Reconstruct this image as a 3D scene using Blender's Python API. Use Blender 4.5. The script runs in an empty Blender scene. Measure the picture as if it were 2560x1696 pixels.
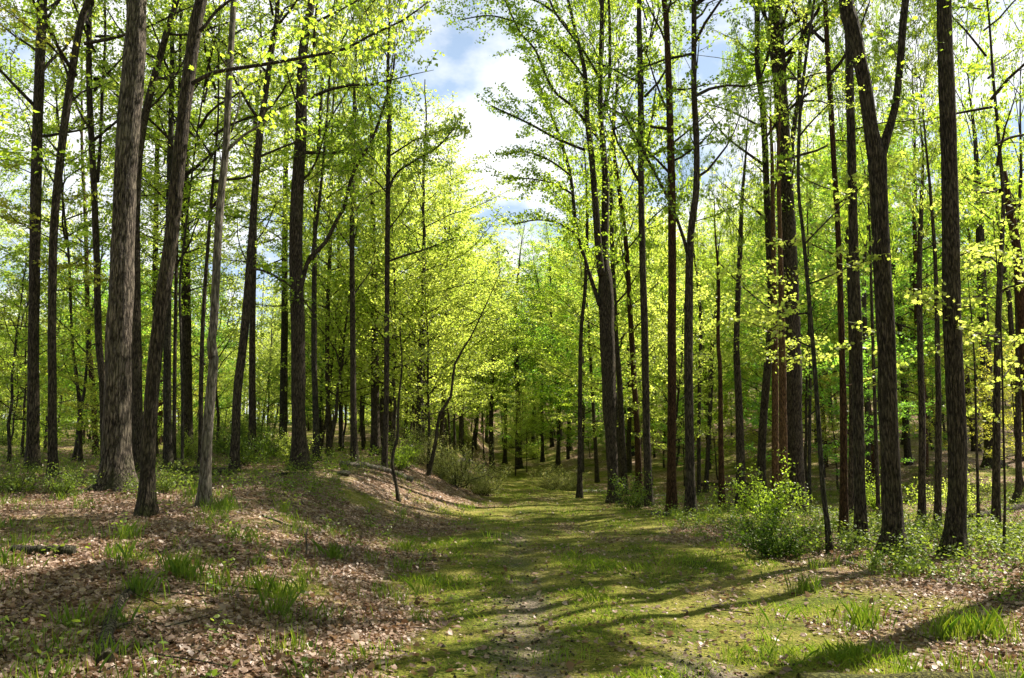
import bpy, math, random
import numpy as np
from mathutils import Vector, Matrix, Euler

SC = bpy.context.scene
COL = SC.collection

# ------------------------------------------------------------------ camera, light, exposure
PW, PH, FPX = 2560.0, 1696.0, 1952.0
PITCH = math.atan((1125.0 - PH / 2) / FPX)
CAM_Z = 1.6
cam_data = bpy.data.cameras.new('camera')
cam_data.sensor_width = 36.0
cam_data.lens = FPX / PW * 36.0
cam_data.clip_start = 0.05
cam_data.clip_end = 2000.0
cam = bpy.data.objects.new('camera', cam_data)
cam.location = (0, 0, CAM_Z)
cam.rotation_euler = (math.pi / 2 + PITCH, 0, 0)
COL.objects.link(cam)
SC.camera = cam

SUN_AZ, SUN_EL = math.radians(55), math.radians(51)
TO_SUN = Vector((math.cos(SUN_EL) * math.sin(SUN_AZ), math.cos(SUN_EL) * math.cos(SUN_AZ), math.sin(SUN_EL)))
sun_d = bpy.data.lights.new('sun', 'SUN')
sun_d.energy = 5.0
sun_d.angle = math.radians(0.5)
sun_d.color = (1.0, 0.91, 0.75)
sun = bpy.data.objects.new('sun', sun_d)
sun.rotation_euler = TO_SUN.to_track_quat('Z', 'Y').to_euler()
COL.objects.link(sun)

SC.view_settings.view_transform = 'Standard'
SC.view_settings.look = 'None'
SC.view_settings.gamma = 1.0
SC.view_settings.use_curve_mapping = False
SC.view_settings.exposure = 1.44

SC.render.engine = 'CYCLES'
cy = SC.cycles
cy.max_bounces = 7
cy.diffuse_bounces = 3
cy.glossy_bounces = 1
cy.transmission_bounces = 5
cy.transparent_max_bounces = 4
cy.caustics_reflective = False
cy.caustics_refractive = False
cy.use_denoising = True
cy.sample_clamp_indirect = 6.0

world = bpy.data.worlds.new('World')
SC.world = world
world.use_nodes = True
wn, wl = world.node_tree.nodes, world.node_tree.links
wn.clear()
w_out = wn.new('ShaderNodeOutputWorld')
w_bg = wn.new('ShaderNodeBackground')
w_bg.inputs['Strength'].default_value = 0.05
w_sky = wn.new('ShaderNodeTexSky')
w_sky.sky_type = 'NISHITA'
w_sky.sun_disc = False
w_sky.sun_elevation = SUN_EL
w_sky.sun_rotation = SUN_AZ
w_sky.air_density = 1.0
w_sky.dust_density = 1.0
w_tc = wn.new('ShaderNodeTexCoord')
w_sep = wn.new('ShaderNodeSeparateXYZ')
wl.new(w_tc.outputs['Generated'], w_sep.inputs[0])
w_add = wn.new('ShaderNodeMath'); w_add.operation = 'ADD'; w_add.inputs[1].default_value = 0.30
wl.new(w_sep.outputs['Z'], w_add.inputs[0])
w_dx = wn.new('ShaderNodeMath'); w_dx.operation = 'DIVIDE'
w_dy = wn.new('ShaderNodeMath'); w_dy.operation = 'DIVIDE'
wl.new(w_sep.outputs['X'], w_dx.inputs[0]); wl.new(w_add.outputs[0], w_dx.inputs[1])
wl.new(w_sep.outputs['Y'], w_dy.inputs[0]); wl.new(w_add.outputs[0], w_dy.inputs[1])
w_comb = wn.new('ShaderNodeCombineXYZ')
wl.new(w_dx.outputs[0], w_comb.inputs[0]); wl.new(w_dy.outputs[0], w_comb.inputs[1])
w_noise = wn.new('ShaderNodeTexNoise')
w_noise.inputs['Scale'].default_value = 2.6
w_noise.inputs['Detail'].default_value = 7.0
w_noise.inputs['Roughness'].default_value = 0.55
wl.new(w_comb.outputs[0], w_noise.inputs['Vector'])
w_ramp = wn.new('ShaderNodeValToRGB')
w_ramp.color_ramp.elements[0].position = 0.40
w_ramp.color_ramp.elements[1].position = 0.53
wl.new(w_noise.outputs['Fac'], w_ramp.inputs['Fac'])
w_mix = wn.new('ShaderNodeMix'); w_mix.data_type = 'RGBA'
w_mix.inputs['B'].default_value = (9.6, 9.7, 9.8, 1)

w_veil = wn.new('ShaderNodeMix'); w_veil.data_type = 'RGBA'
w_hor = wn.new('ShaderNodeMapRange')          # the haze of the lower sky thins out overhead
w_hor.inputs['From Min'].default_value = .42; w_hor.inputs['From Max'].default_value = .68
w_hor.inputs['To Min'].default_value = .68; w_hor.inputs['To Max'].default_value = .0
wl.new(w_sep.outputs['Z'], w_hor.inputs['Value'])
wl.new(w_hor.outputs[0], w_veil.inputs['Factor'])
w_cl = wn.new('ShaderNodeMapRange')
w_cl.inputs['From Min'].default_value = .45; w_cl.inputs['From Max'].default_value = .72
w_cl.inputs['To Min'].default_value = 1.0; w_cl.inputs['To Max'].default_value = .12
wl.new(w_sep.outputs['Z'], w_cl.inputs['Value'])
w_clm = wn.new('ShaderNodeMath'); w_clm.operation = 'MULTIPLY'
wl.new(w_ramp.outputs['Color'], w_clm.inputs[0]); wl.new(w_cl.outputs[0], w_clm.inputs[1])
w_veil.inputs['B'].default_value = (5.0, 6.6, 8.6, 1)
wl.new(w_sky.outputs['Color'], w_veil.inputs['A'])
wl.new(w_veil.outputs['Result'], w_mix.inputs['A'])
wl.new(w_clm.outputs[0], w_mix.inputs['Factor'])
wl.new(w_mix.outputs['Result'], w_bg.inputs['Color'])
wl.new(w_bg.outputs[0], w_out.inputs['Surface'])

# ------------------------------------------------------------------ helpers
RNG = np.random.default_rng(7)


def ray(px, py):
    x, y = (px - PW / 2) / FPX, -(py - PH / 2) / FPX
    c, s = math.cos(PITCH), math.sin(PITCH)
    return np.array([x, c - y * s, s + y * c])


def sstep(a, b, x):
    t = np.clip((x - a) / (b - a), 0, 1)
    return t * t * (3 - 2 * t)


def _hash(ix, iy, seed):
    h = (ix.astype(np.int64) * 374761393 + iy.astype(np.int64) * 668265263 + seed * 982451653) & 0xFFFFFFFF
    h = ((h ^ (h >> 13)) * 1274126177) & 0xFFFFFFFF
    h = (h ^ (h >> 16)) & 0xFFFFFFFF
    return h / 4294967295.0


def vnoise(x, y, seed=0):
    x = np.asarray(x, float); y = np.asarray(y, float)
    ix, iy = np.floor(x), np.floor(y)
    fx, fy = x - ix, y - iy
    fx = fx * fx * (3 - 2 * fx); fy = fy * fy * (3 - 2 * fy)
    a = _hash(ix, iy, seed); b = _hash(ix + 1, iy, seed)
    c = _hash(ix, iy + 1, seed); d = _hash(ix + 1, iy + 1, seed)
    return (a + (b - a) * fx) * (1 - fy) + (c + (d - c) * fx) * fy


def fbm(x, y, seed=0, octs=4):
    t, amp, s = 0, 0.5, 0
    for o in range(octs):
        t = t + amp * vnoise(x * 2 ** o, y * 2 ** o, seed + o * 17); s += amp; amp *= 0.5
    return t / s


TRAIL2 = np.array([(18, 15.5), (13, 17), (10.6, 19), (9.7, 22), (9.7, 26.5), (8.5, 30), (6, 33), (3.2, 37)], float)


def trail2_dist(X, Y):
    X = np.asarray(X, float); Y = np.asarray(Y, float)
    best = np.full(np.broadcast(X, Y).shape, 1e9)
    for (ax, ay), (bx, by) in zip(TRAIL2[:-1], TRAIL2[1:]):
        dx, dy = bx - ax, by - ay
        t = np.clip(((X - ax) * dx + (Y - ay) * dy) / (dx * dx + dy * dy), 0, 1)
        best = np.minimum(best, np.hypot(X - ax - t * dx, Y - ay - t * dy))
    return best


def ground(X, Y):
    X = np.asarray(X, float); Y = np.asarray(Y, float)
    A = np.interp(Y, [-20, 0, 4, 8, 13, 20, 26, 35, 60, 100, 300], [0, 0, .12, .38, .68, 1.1, 1.28, 1.6, 3.0, 5.0, 9.0])
    edge = -0.9 + 0.35 * np.sin(Y * 0.31) - 0.02 * np.maximum(Y - 25, 0)
    h = A * sstep(0.0, 1.0, (edge - X) / 3.6)
    R = Y - (54 - 1.35 * np.clip(X, 0, 19))
    h = h + 0.135 * 4 * np.log1p(np.exp(np.clip(R / 4, -30, 40))) * sstep(-14, 0, X)
    h = h - 0.30 * np.exp(-(trail2_dist(X, Y) / 3.0) ** 2)
    h = h + 0.16 * (fbm(X * .35 + 7, Y * .35, 3, 3) - .5) * sstep(0, 2.5, np.abs(X - .8) + .8)
    h = h + 0.05 * (fbm(X * 1.4, Y * 1.4, 5, 3) - .5)
    for rx in (0.05, 1.55):
        h = h - 0.035 * np.exp(-((X - rx - .15 * np.sin(Y * .2)) / .22) ** 2)
    return h


def gz(x, y):
    return float(ground(x, y))


def hit(px, py):
    d = ray(px, py)
    t, step = 2.0, 0.05
    while t < 160:
        p = np.array([0, 0, CAM_Z]) + d * t
        if p[2] < gz(p[0], p[1]):
            lo, hi = t - step, t
            for _ in range(12):
                m = (lo + hi) / 2
                q = np.array([0, 0, CAM_Z]) + d * m
                if q[2] < gz(q[0], q[1]): hi = m
                else: lo = m
            return np.array([0, 0, CAM_Z]) + d * hi
        step = 0.05 + t * .004
        t += step
    return np.array([0, 0, CAM_Z]) + d * 120


def at_depth(px, py, Y):
    d = ray(px, py)
    t = Y / d[1]
    return np.array([0, 0, CAM_Z]) + d * t, t


def project(p):
    d = np.asarray(p, float) - np.array([0, 0, CAM_Z])
    c, s = math.cos(PITCH), math.sin(PITCH)
    f = d[1] * c + d[2] * s
    u = -d[1] * s + d[2] * c
    return PW / 2 + FPX * d[0] / f, PH / 2 - FPX * u / f, f


def nrm(v):
    return v / np.maximum(np.linalg.norm(v, axis=-1, keepdims=True), 1e-9)


def catmull(P, n_per):
    P = np.asarray(P, float)
    if len(P) < 3:
        t = np.linspace(0, 1, n_per + 1)[:, None]
        return P[0] * (1 - t) + P[-1] * t
    Q = np.vstack([2 * P[0] - P[1], P, 2 * P[-1] - P[-2]])
    out = []
    for i in range(1, len(Q) - 2):
        seg = np.linalg.norm(Q[i + 1, :3] - Q[i, :3])
        k = max(2, int(round(seg / n_per))) if isinstance(n_per, float) else n_per
        t = np.linspace(0, 1, k, endpoint=False)[:, None]
        a, b, c, d = Q[i - 1], Q[i], Q[i + 1], Q[i + 2]
        out.append(.5 * (2 * b + (c - a) * t + (2 * a - 5 * b + 4 * c - d) * t * t + (3 * b - a - 3 * c + d) * t ** 3))
    out.append(P[-1:])
    return np.vstack(out)


class MB:
    """collects tubes and leaves, builds one mesh"""
    def __init__(self):
        self.v, self.r, self.faces, self.n = [], [], [], 0

    def add(self, verts, faces, mat=0, smooth=False, rnd=0.5):
        verts = np.asarray(verts, float)
        self.v.append(verts)
        self.r.append(np.broadcast_to(np.asarray(rnd, float), (len(verts),)))
        self.faces.append((np.asarray(faces, np.int64) + self.n, mat, smooth))
        self.n += len(verts)

    def tube(self, P, r, sides=8, mat=0, disp=None, cap=True, rnd=0.5):
        P = np.asarray(P, float); r = np.asarray(r, float); n = len(P)
        T = nrm(np.gradient(P, axis=0))
        mean = np.abs(T.mean(0))
        ref = np.array([1., 0, 0]) if mean[2] > .75 else np.array([0, 0, 1.])
        N = nrm(np.cross(ref, T)); B = np.cross(T, N)
        a = np.linspace(0, 2 * math.pi, sides, endpoint=False)
        R = np.repeat(r[:, None], sides, 1)
        if disp is not None:
            L = np.concatenate([[0], np.cumsum(np.linalg.norm(np.diff(P, axis=0), axis=1))])
            R = R * disp(np.repeat(a[None], n, 0), np.repeat(L[:, None], sides, 1))
        V = P[:, None] + N[:, None] * (np.cos(a)[None, :, None] * R[..., None]) + B[:, None] * (np.sin(a)[None, :, None] * R[..., None])
        i = np.arange(n - 1)[:, None] * sides; j = np.arange(sides)[None]; k = (j + 1) % sides
        F = np.stack([i + j, i + k, i + k + sides, i + j + sides], -1).reshape(-1, 4)
        off = self.n
        self.add(V.reshape(-1, 3), F, mat, True, rnd)
        if cap:
            self.faces.append((np.array([np.arange(sides)[::-1] + off]), mat, False))
            self.faces.append((np.array([np.arange(sides) + off + (n - 1) * sides]), mat, False))

    def leaves(self, pos, size, normal, head, shape, mat, rng, rnd=None):
        """shape (k,3) outline in leaf space; one face per leaf"""
        m, k = len(pos), len(shape)
        if m == 0: return
        nn = nrm(normal)
        hx = nrm(head - (head * nn).sum(-1, keepdims=True) * nn)
        sx = np.cross(nn, hx)
        S = shape[None] * np.asarray(size).reshape(-1, 1, 1)
        V = pos[:, None] + sx[:, None] * S[..., :1] + hx[:, None] * S[..., 1:2] + nn[:, None] * S[..., 2:3]
        F = np.arange(m * k).reshape(m, k)
        if rnd is None: rnd = rng.random(m)
        self.add(V.reshape(-1, 3), F, mat, False, np.repeat(rnd, k))

    def build(self, name, mats, parent=None, link=True, loc=None):
        me = bpy.data.meshes.new(name)
        V = np.vstack(self.v)
        if loc is not None: V = V - np.asarray(loc)
        nl = sum(f.size for f, _, _ in self.faces); nf = sum(len(f) for f, _, _ in self.faces)
        loops = np.concatenate([f.ravel() for f, _, _ in self.faces])
        tot = np.concatenate([np.full(len(f), f.shape[1]) for f, _, _ in self.faces])
        start = np.concatenate([[0], np.cumsum(tot)[:-1]])
        me.vertices.add(len(V)); me.loops.add(nl); me.polygons.add(nf)
        me.vertices.foreach_set('co', V.astype(np.float32).ravel())
        me.loops.foreach_set('vertex_index', loops.astype(np.int32))
        me.polygons.foreach_set('loop_start', start.astype(np.int32))
        me.polygons.foreach_set('material_index', np.concatenate([np.full(len(f), m) for f, m, _ in self.faces]).astype(np.int32))
        me.polygons.foreach_set('use_smooth', np.concatenate([np.full(len(f), s) for f, _, s in self.faces]).astype(bool))
        at = me.attributes.new('rnd', 'FLOAT', 'POINT')
        at.data.foreach_set('value', np.concatenate(self.r).astype(np.float32))
        for m in mats: me.materials.append(m)
        me.update(calc_edges=True)
        o = bpy.data.objects.new(name, me)
        if link: COL.objects.link(o)
        if parent is not None: o.parent = parent
        return o


def tag(o, label=None, cat=None, group=None, kind=None):
    if label: o['label'] = label
    if cat: o['category'] = cat
    if group: o['group'] = group
    if kind: o['kind'] = kind
    return o


def empty(name, loc):
    o = bpy.data.objects.new(name, None)
    o.location = loc; o.empty_display_size = .2
    COL.objects.link(o)
    return o


# ------------------------------------------------------------------ materials
def mat(name):
    m = bpy.data.materials.new(name); m.use_nodes = True
    m.node_tree.nodes.clear()
    return m, m.node_tree.nodes, m.node_tree.links


def ramp(n, stops):
    r = n.new('ShaderNodeValToRGB')
    e = r.color_ramp.elements
    while len(e) < len(stops): e.new(0.5)
    for el, (p, c) in zip(e, stops):
        el.position = p; el.color = (*c, 1)
    return r


def bark_mat(name, dark, light, scale=1.0, bump=0.8, moss=0.0):
    m, n, l = mat(name)
    out = n.new('ShaderNodeOutputMaterial'); bs = n.new('ShaderNodeBsdfPrincipled')
    bs.inputs['Roughness'].default_value = 0.9
    bs.inputs['Specular IOR Level'].default_value = 0.15
    tc = n.new('ShaderNodeTexCoord')
    mp = n.new('ShaderNodeMapping'); mp.inputs['Scale'].default_value = (44 * scale, 44 * scale, 9.0 * scale)
    l.new(tc.outputs['Object'], mp.inputs['Vector'])
    nz = n.new('ShaderNodeTexNoise'); nz.inputs['Scale'].default_value = 1.0; nz.inputs['Detail'].default_value = 8; nz.inputs['Roughness'].default_value = .65
    l.new(mp.outputs[0], nz.inputs['Vector'])
    rp = ramp(n, [(0.40, dark), (0.50, tuple(a * .6 + b * .4 for a, b in zip(dark, light))), (0.64, light)])
    l.new(nz.outputs['Fac'], rp.inputs['Fac'])
    mp2 = n.new('ShaderNodeMapping'); mp2.inputs['Scale'].default_value = (26 * scale, 26 * scale, 4.2 * scale)
    l.new(tc.outputs['Object'], mp2.inputs['Vector'])
    vo = n.new('ShaderNodeTexVoronoi'); vo.feature = 'DISTANCE_TO_EDGE'; vo.inputs['Scale'].default_value = 1.0
    wp = n.new('ShaderNodeMix'); wp.data_type = 'RGBA'; wp.blend_type = 'ADD'; wp.inputs['Factor'].default_value = .8
    l.new(mp2.outputs[0], wp.inputs['A']); l.new(nz.outputs['Color'], wp.inputs['B']); l.new(wp.outputs['Result'], vo.inputs['Vector'])
    crk = ramp(n, [(0.0, (.25, .25, .25)), (0.16, (1, 1, 1))]); l.new(vo.outputs['Distance'], crk.inputs['Fac'])
    # broad lichen and weather blotches
    nz2 = n.new('ShaderNodeTexNoise'); nz2.inputs['Scale'].default_value = 2.2; nz2.inputs['Detail'].default_value = 5
    l.new(tc.outputs['Object'], nz2.inputs['Vector'])
    rp2 = ramp(n, [(0.45, (0, 0, 0)), (0.70, (1, 1, 1))])
    l.new(nz2.outputs['Fac'], rp2.inputs['Fac'])
    mx = n.new('ShaderNodeMix'); mx.data_type = 'RGBA'
    mu = n.new('ShaderNodeMath'); mu.operation = 'MULTIPLY'; mu.inputs[1].default_value = .45
    l.new(rp2.outputs['Color'], mu.inputs[0]); l.new(mu.outputs[0], mx.inputs['Factor'])
    l.new(rp.outputs['Color'], mx.inputs['A'])
    mx.inputs['B'].default_value = (light[0] * .9 + .01 * moss, light[1] * .98 + .05 * moss, light[2] * .85, 1)
    sz_ = n.new('ShaderNodeSeparateXYZ'); l.new(tc.outputs['Object'], sz_.inputs[0])
    mr = n.new('ShaderNodeMapRange'); mr.inputs['From Min'].default_value = .0; mr.inputs['From Max'].default_value = 1.3
    mr.inputs['To Min'].default_value = .75; mr.inputs['To Max'].default_value = .0
    l.new(sz_.outputs['Z'], mr.inputs['Value'])
    mg = n.new('ShaderNodeMath'); mg.operation = 'MULTIPLY'
    l.new(mr.outputs[0], mg.inputs[0]); l.new(rp2.outputs['Color'], mg.inputs[1])
    ms = n.new('ShaderNodeMix'); ms.data_type = 'RGBA'; ms.inputs['B'].default_value = (.055, .068, .018, 1)
    l.new(mg.outputs[0], ms.inputs['Factor']); l.new(mx.outputs['Result'], ms.inputs['A'])
    mx = ms
    ck = n.new('ShaderNodeMix'); ck.data_type = 'RGBA'; ck.blend_type = 'MULTIPLY'; ck.inputs['Factor'].default_value = .85
    l.new(mx.outputs['Result'], ck.inputs['A']); l.new(crk.outputs['Color'], ck.inputs['B'])
    l.new(ck.outputs['Result'], bs.inputs['Base Color'])
    bp = n.new('ShaderNodeBump'); bp.inputs['Strength'].default_value = bump; bp.inputs['Distance'].default_value = .04
    hs = n.new('ShaderNodeMath'); hs.operation = 'ADD'
    l.new(nz.outputs['Fac'], hs.inputs[0]); l.new(crk.outputs['Color'], hs.inputs[1])
    l.new(hs.outputs[0], bp.inputs['Height']); l.new(bp.outputs[0], bs.inputs['Normal'])
    l.new(bs.outputs[0], out.inputs['Surface'])
    return m


def leaf_mat(name, stops, trans_gain=1.9, trans=0.5, gloss=0.04):
    m, n, l = mat(name)
    out = n.new('ShaderNodeOutputMaterial')
    at = n.new('ShaderNodeAttribute'); at.attribute_name = 'rnd'
    oi = n.new('ShaderNodeObjectInfo')
    ad = n.new('ShaderNodeMath'); ad.operation = 'MULTIPLY_ADD'
    ad.inputs[1].default_value = .62
    o2 = n.new('ShaderNodeMath'); o2.operation = 'MULTIPLY'; o2.inputs[1].default_value = .38
    l.new(oi.outputs['Random'], o2.inputs[0])
    l.new(at.outputs['Fac'], ad.inputs[0]); l.new(o2.outputs[0], ad.inputs[2])
    rp = ramp(n, stops); l.new(ad.outputs[0], rp.inputs['Fac'])
    df = n.new('ShaderNodeBsdfDiffuse'); l.new(rp.outputs['Color'], df.inputs['Color'])
    mul = n.new('ShaderNodeMix'); mul.data_type = 'RGBA'; mul.blend_type = 'MULTIPLY'; mul.inputs['Factor'].default_value = 1
    l.new(rp.outputs['Color'], mul.inputs['A'])
    mul.inputs['B'].default_value = (trans_gain * 1.10, trans_gain * .96, trans_gain * .62, 1)
    tr = n.new('ShaderNodeBsdfTranslucent'); l.new(mul.outputs['Result'], tr.inputs['Color'])
    mx = n.new('ShaderNodeMixShader'); mx.inputs[0].default_value = trans
    l.new(df.outputs[0], mx.inputs[1]); l.new(tr.outputs[0], mx.inputs[2])
    gl = n.new('ShaderNodeBsdfGlossy'); gl.inputs['Roughness'].default_value = .42
    m2 = n.new('ShaderNodeMixShader'); m2.inputs[0].default_value = gloss
    l.new(mx.outputs[0], m2.inputs[1]); l.new(gl.outputs[0], m2.inputs[2])
    l.new(m2.outputs[0], out.inputs['Surface'])
    return m


BARK = {
    'dark': bark_mat('bark_dark', (.016, .012, .009), (.125, .098, .074)),
    'grey': bark_mat('bark_grey', (.018, .015, .012), (.115, .100, .082), 1.2),
    'pale': bark_mat('bark_pale', (.06, .05, .04), (.25, .22, .19), .8, .5),
    'red': bark_mat('bark_reddish', (.022, .011, .005), (.130, .068, .034), 1.3),
    'moss': bark_mat('bark_mossy', (.030, .030, .008), (.17, .165, .045), 1.0, .6),
    'tan': bark_mat('bark_tan', (.050, .028, .014), (.24, .135, .07), 1.3),
    'shag': bark_mat('bark_shaggy', (.026, .020, .015), (.230, .188, .155), .7, 1.0),
}
LEAF = {
    'green': leaf_mat('leaf_green', [(0, (.065, .125, .014)), (.5, (.115, .185, .020)), (1, (.175, .250, .030))], 3.2, .75),
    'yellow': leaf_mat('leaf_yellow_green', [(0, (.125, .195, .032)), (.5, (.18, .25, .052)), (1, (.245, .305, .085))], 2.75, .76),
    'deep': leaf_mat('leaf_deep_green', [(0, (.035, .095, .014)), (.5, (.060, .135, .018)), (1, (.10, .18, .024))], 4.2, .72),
    'dark': leaf_mat('leaf_dark_green', [(0, (.016, .045, .004)), (.5, (.034, .075, .007)), (1, (.06, .11, .010))], 2.2, .45, .015),
    'olive': leaf_mat('leaf_olive', [(0, (.10, .145, .018)), (.5, (.155, .19, .028)), (1, (.22, .235, .042))], 2.8, .72),
    'silver': leaf_mat('leaf_silvery', [(0, (.050, .105, .013)), (.5, (.095, .155, .021)), (1, (.165, .22, .045))], 2.4, .48, .03),
    'bush': leaf_mat('leaf_grey_green', [(0, (.15, .20, .06)), (.5, (.23, .27, .10)), (1, (.32, .35, .16))], 1.9, .5),
    'grass': leaf_mat('grass_blade', [(0, (.060, .125, .010)), (.5, (.105, .185, .018)), (1, (.20, .245, .04))], 2.6, .55),
    'litter': leaf_mat('dry_leaf', [(0, (.055, .030, .020)), (.4, (.195, .125, .094)), (.75, (.40, .30, .25)), (1, (.60, .52, .465))], 1.2, .22, .04),
}

KITE = np.array([(0, 0, 0), (.42, .42, .10), (0, 1, -.06), (-.42, .42, .10)])
OVAL = np.array([(0, 0, 0), (.26, .30, .06), (.24, .68, .04), (0, 1, -.04), (-.24, .68, .04), (-.26, .30, .06)])
MAPLE = np.array([(0, 0, 0), (.30, -.02, .02), (.24, .18, .03), (.56, .36, .0), (.36, .46, .03), (.34, .70, .0), (.16, .62, .04),
                  (0, 1, -.06), (-.16, .62, .04), (-.34, .70, .0), (-.36, .46, .03), (-.56, .36, .0), (-.24, .18, .03), (-.30, -.02, .02)])


# ------------------------------------------------------------------ setting: ground sheet split into ground, path, gravel trail
def axis(lo, hi, centre, d0, growth):
    a = [centre]; d = d0
    while a[-1] < hi: a.append(a[-1] + d); d = d0 + growth * abs(a[-1] - centre)
    b = [centre]; d = d0
    while b[-1] > lo: b.append(b[-1] - d); d = d0 + growth * abs(b[-1] - centre)
    return np.array(b[:0:-1] + a)


gxs = axis(-320, 320, 1.0, .09, .022)
gys = axis(-14, 520, 7.0, .09, .016)
GX, GY = np.meshgrid(gxs, gys)
GZ = ground(GX, GY)


def grass_amount(X, Y):
    """how grassy or mossy the ground is, 0 bare leaf litter .. 1 turf"""
    n = fbm(X * .9, Y * .7, 21, 4); n2 = fbm(X * .28 + 3, Y * .22, 31, 3)
    trail = sstep(-1.5, -.2, X + .5 * (n2 - .5)) * (1 - sstep(2.6, 4.2, X + 1.5 * (n2 - .5)))
    g = .80 * trail + (1 - trail) * np.where(X < 1, .32, .42)
    g = g + (n - .5) * 1.25 + (n2 - .5) * .5
    g = g + .18 * sstep(22, 40, Y) * (X < -3)
    return np.clip(g, 0, 1)


def dirt_amount(X, Y):
    n = fbm(X * .8 + 11, Y * .35, 41, 4)
    w = .8 * np.exp(-((X - .1) / .5) ** 2) + .75 * np.exp(-((X - 1.6) / .55) ** 2)
    return np.clip(w * (n * 2.8 - 1.03), 0, .85) * (Y < 60) * (1 - .75 * sstep(11, 20, Y))


def ground_mat(name, gravel=False):
    m, n, l = mat(name)
    out = n.new('ShaderNodeOutputMaterial'); bs = n.new('ShaderNodeBsdfPrincipled')
    bs.inputs['Roughness'].default_value = .95; bs.inputs['Specular IOR Level'].default_value = .1
    tc = n.new('ShaderNodeTexCoord')
    # leaf litter flecks
    dn = n.new('ShaderNodeTexNoise'); dn.inputs['Scale'].default_value = 9; dn.inputs['Detail'].default_value = 3
    l.new(tc.outputs['Object'], dn.inputs['Vector'])
    dv = n.new('ShaderNodeMix'); dv.data_type = 'RGBA'; dv.blend_type = 'ADD'; dv.inputs['Factor'].default_value = .16
    l.new(tc.outputs['Object'], dv.inputs['A']); l.new(dn.outputs['Color'], dv.inputs['B'])
    vo = n.new('ShaderNodeTexVoronoi'); vo.inputs['Scale'].default_value = 15; vo.inputs['Randomness'].default_value = 1
    l.new(dv.outputs['Result'], vo.inputs['Vector'])
    sp = n.new('ShaderNodeSeparateColor'); l.new(vo.outputs['Color'], sp.inputs[0])
    if gravel:
        lit = ramp(n, [(0, (.22, .20, .18)), (.5, (.38, .35, .33)), (1, (.55, .52, .50))])
    else:
        lit = ramp(n, [(0, (.055, .032, .020)), (.35, (.15, .088, .055)), (.7, (.27, .185, .135)), (1, (.42, .33, .27))])
    l.new(sp.outputs[0], lit.inputs['Fac'])
    # moss and turf
    mn = n.new('ShaderNodeTexNoise'); mn.inputs['Scale'].default_value = 26; mn.inputs['Detail'].default_value = 8; mn.inputs['Roughness'].default_value = .7
    l.new(tc.outputs['Object'], mn.inputs['Vector'])
    mn2 = n.new('ShaderNodeTexNoise'); mn2.inputs['Scale'].default_value = 1.3; mn2.inputs['Detail'].default_value = 5
    l.new(tc.outputs['Object'], mn2.inputs['Vector'])
    mm = n.new('ShaderNodeMath'); mm.operation = 'MULTIPLY_ADD'; mm.inputs[1].default_value = .55
    l.new(mn2.outputs['Fac'], mm.inputs[0])
    mh = n.new('ShaderNodeMath'); mh.operation = 'MULTIPLY'; mh.inputs[1].default_value = .5
    l.new(mn.outputs['Fac'], mh.inputs[0]); l.new(mh.outputs[0], mm.inputs[2])
    mossr = ramp(n, [(.34, (.028, .044, .008)), (.45, (.080, .105, .015)), (.55, (.165, .160, .030)), (.66, (.29, .24, .10))])
    l.new(mm.outputs[0], mossr.inputs['Fac'])
    fv = n.new('ShaderNodeTexVoronoi'); fv.inputs['Scale'].default_value = 70
    l.new(dv.outputs['Result'], fv.inputs['Vector'])
    fs = n.new('ShaderNodeSeparateColor'); l.new(fv.outputs['Color'], fs.inputs[0])
    fr = ramp(n, [(0, (.35, .38, .30)), (.45, (.95, 1.0, .9)), (.85, (1.25, 1.2, 1.1)), (.97, (1.7, 1.5, 1.7))]); l.new(fs.outputs[1], fr.inputs['Fac'])
    mossx = n.new('ShaderNodeMix'); mossx.data_type = 'RGBA'; mossx.blend_type = 'MULTIPLY'; mossx.inputs['Factor'].default_value = .8
    l.new(mossr.outputs['Color'], mossx.inputs['A']); l.new(fr.outputs['Color'], mossx.inputs['B'])
    # bare earth with pebbles
    dn2 = n.new('ShaderNodeTexNoise'); dn2.inputs['Scale'].default_value = 45; dn2.inputs['Detail'].default_value = 6
    l.new(tc.outputs['Object'], dn2.inputs['Vector'])
    dr = ramp(n, [(.3, (.085, .066, .050)), (.55, (.19, .155, .125)), (.75, (.31, .27, .23))])
    l.new(dn2.outputs['Fac'], dr.inputs['Fac'])
    ga = n.new('ShaderNodeAttribute'); ga.attribute_name = 'grass'
    da = n.new('ShaderNodeAttribute'); da.attribute_name = 'dirt'
    # break the mask with fine noise
    br = n.new('ShaderNodeMath'); br.operation = 'ADD'; l.new(ga.outputs['Fac'], br.inputs[0])
    bb = n.new('ShaderNodeMath'); bb.operation = 'MULTIPLY_ADD'; bb.inputs[1].default_value = 1.5; bb.inputs[2].default_value = -.75
    l.new(mn.outputs['Fac'], bb.inputs[0]); l.new(bb.outputs[0], br.inputs[1])
    gr = ramp(n, [(.34, (0, 0, 0)), (.62, (1, 1, 1))]); l.new(br.outputs[0], gr.inputs['Fac'])
    m1 = n.new('ShaderNodeMix'); m1.data_type = 'RGBA'
    l.new(gr.outputs['Color'], m1.inputs['Factor']); l.new(lit.outputs['Color'], m1.inputs['A']); l.new(mossx.outputs['Result'], m1.inputs['B'])
    br2 = n.new('ShaderNodeMath'); br2.operation = 'ADD'; l.new(da.outputs['Fac'], br2.inputs[0]); l.new(bb.outputs[0], br2.inputs[1])
    gr2 = ramp(n, [(.35, (0, 0, 0)), (.6, (1, 1, 1))]); l.new(br2.outputs[0], gr2.inputs['Fac'])
    m2 = n.new('ShaderNodeMix'); m2.data_type = 'RGBA'
    l.new(gr2.outputs['Color'], m2.inputs['Factor']); l.new(m1.outputs['Result'], m2.inputs['A']); l.new(dr.outputs['Color'], m2.inputs['B'])
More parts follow.
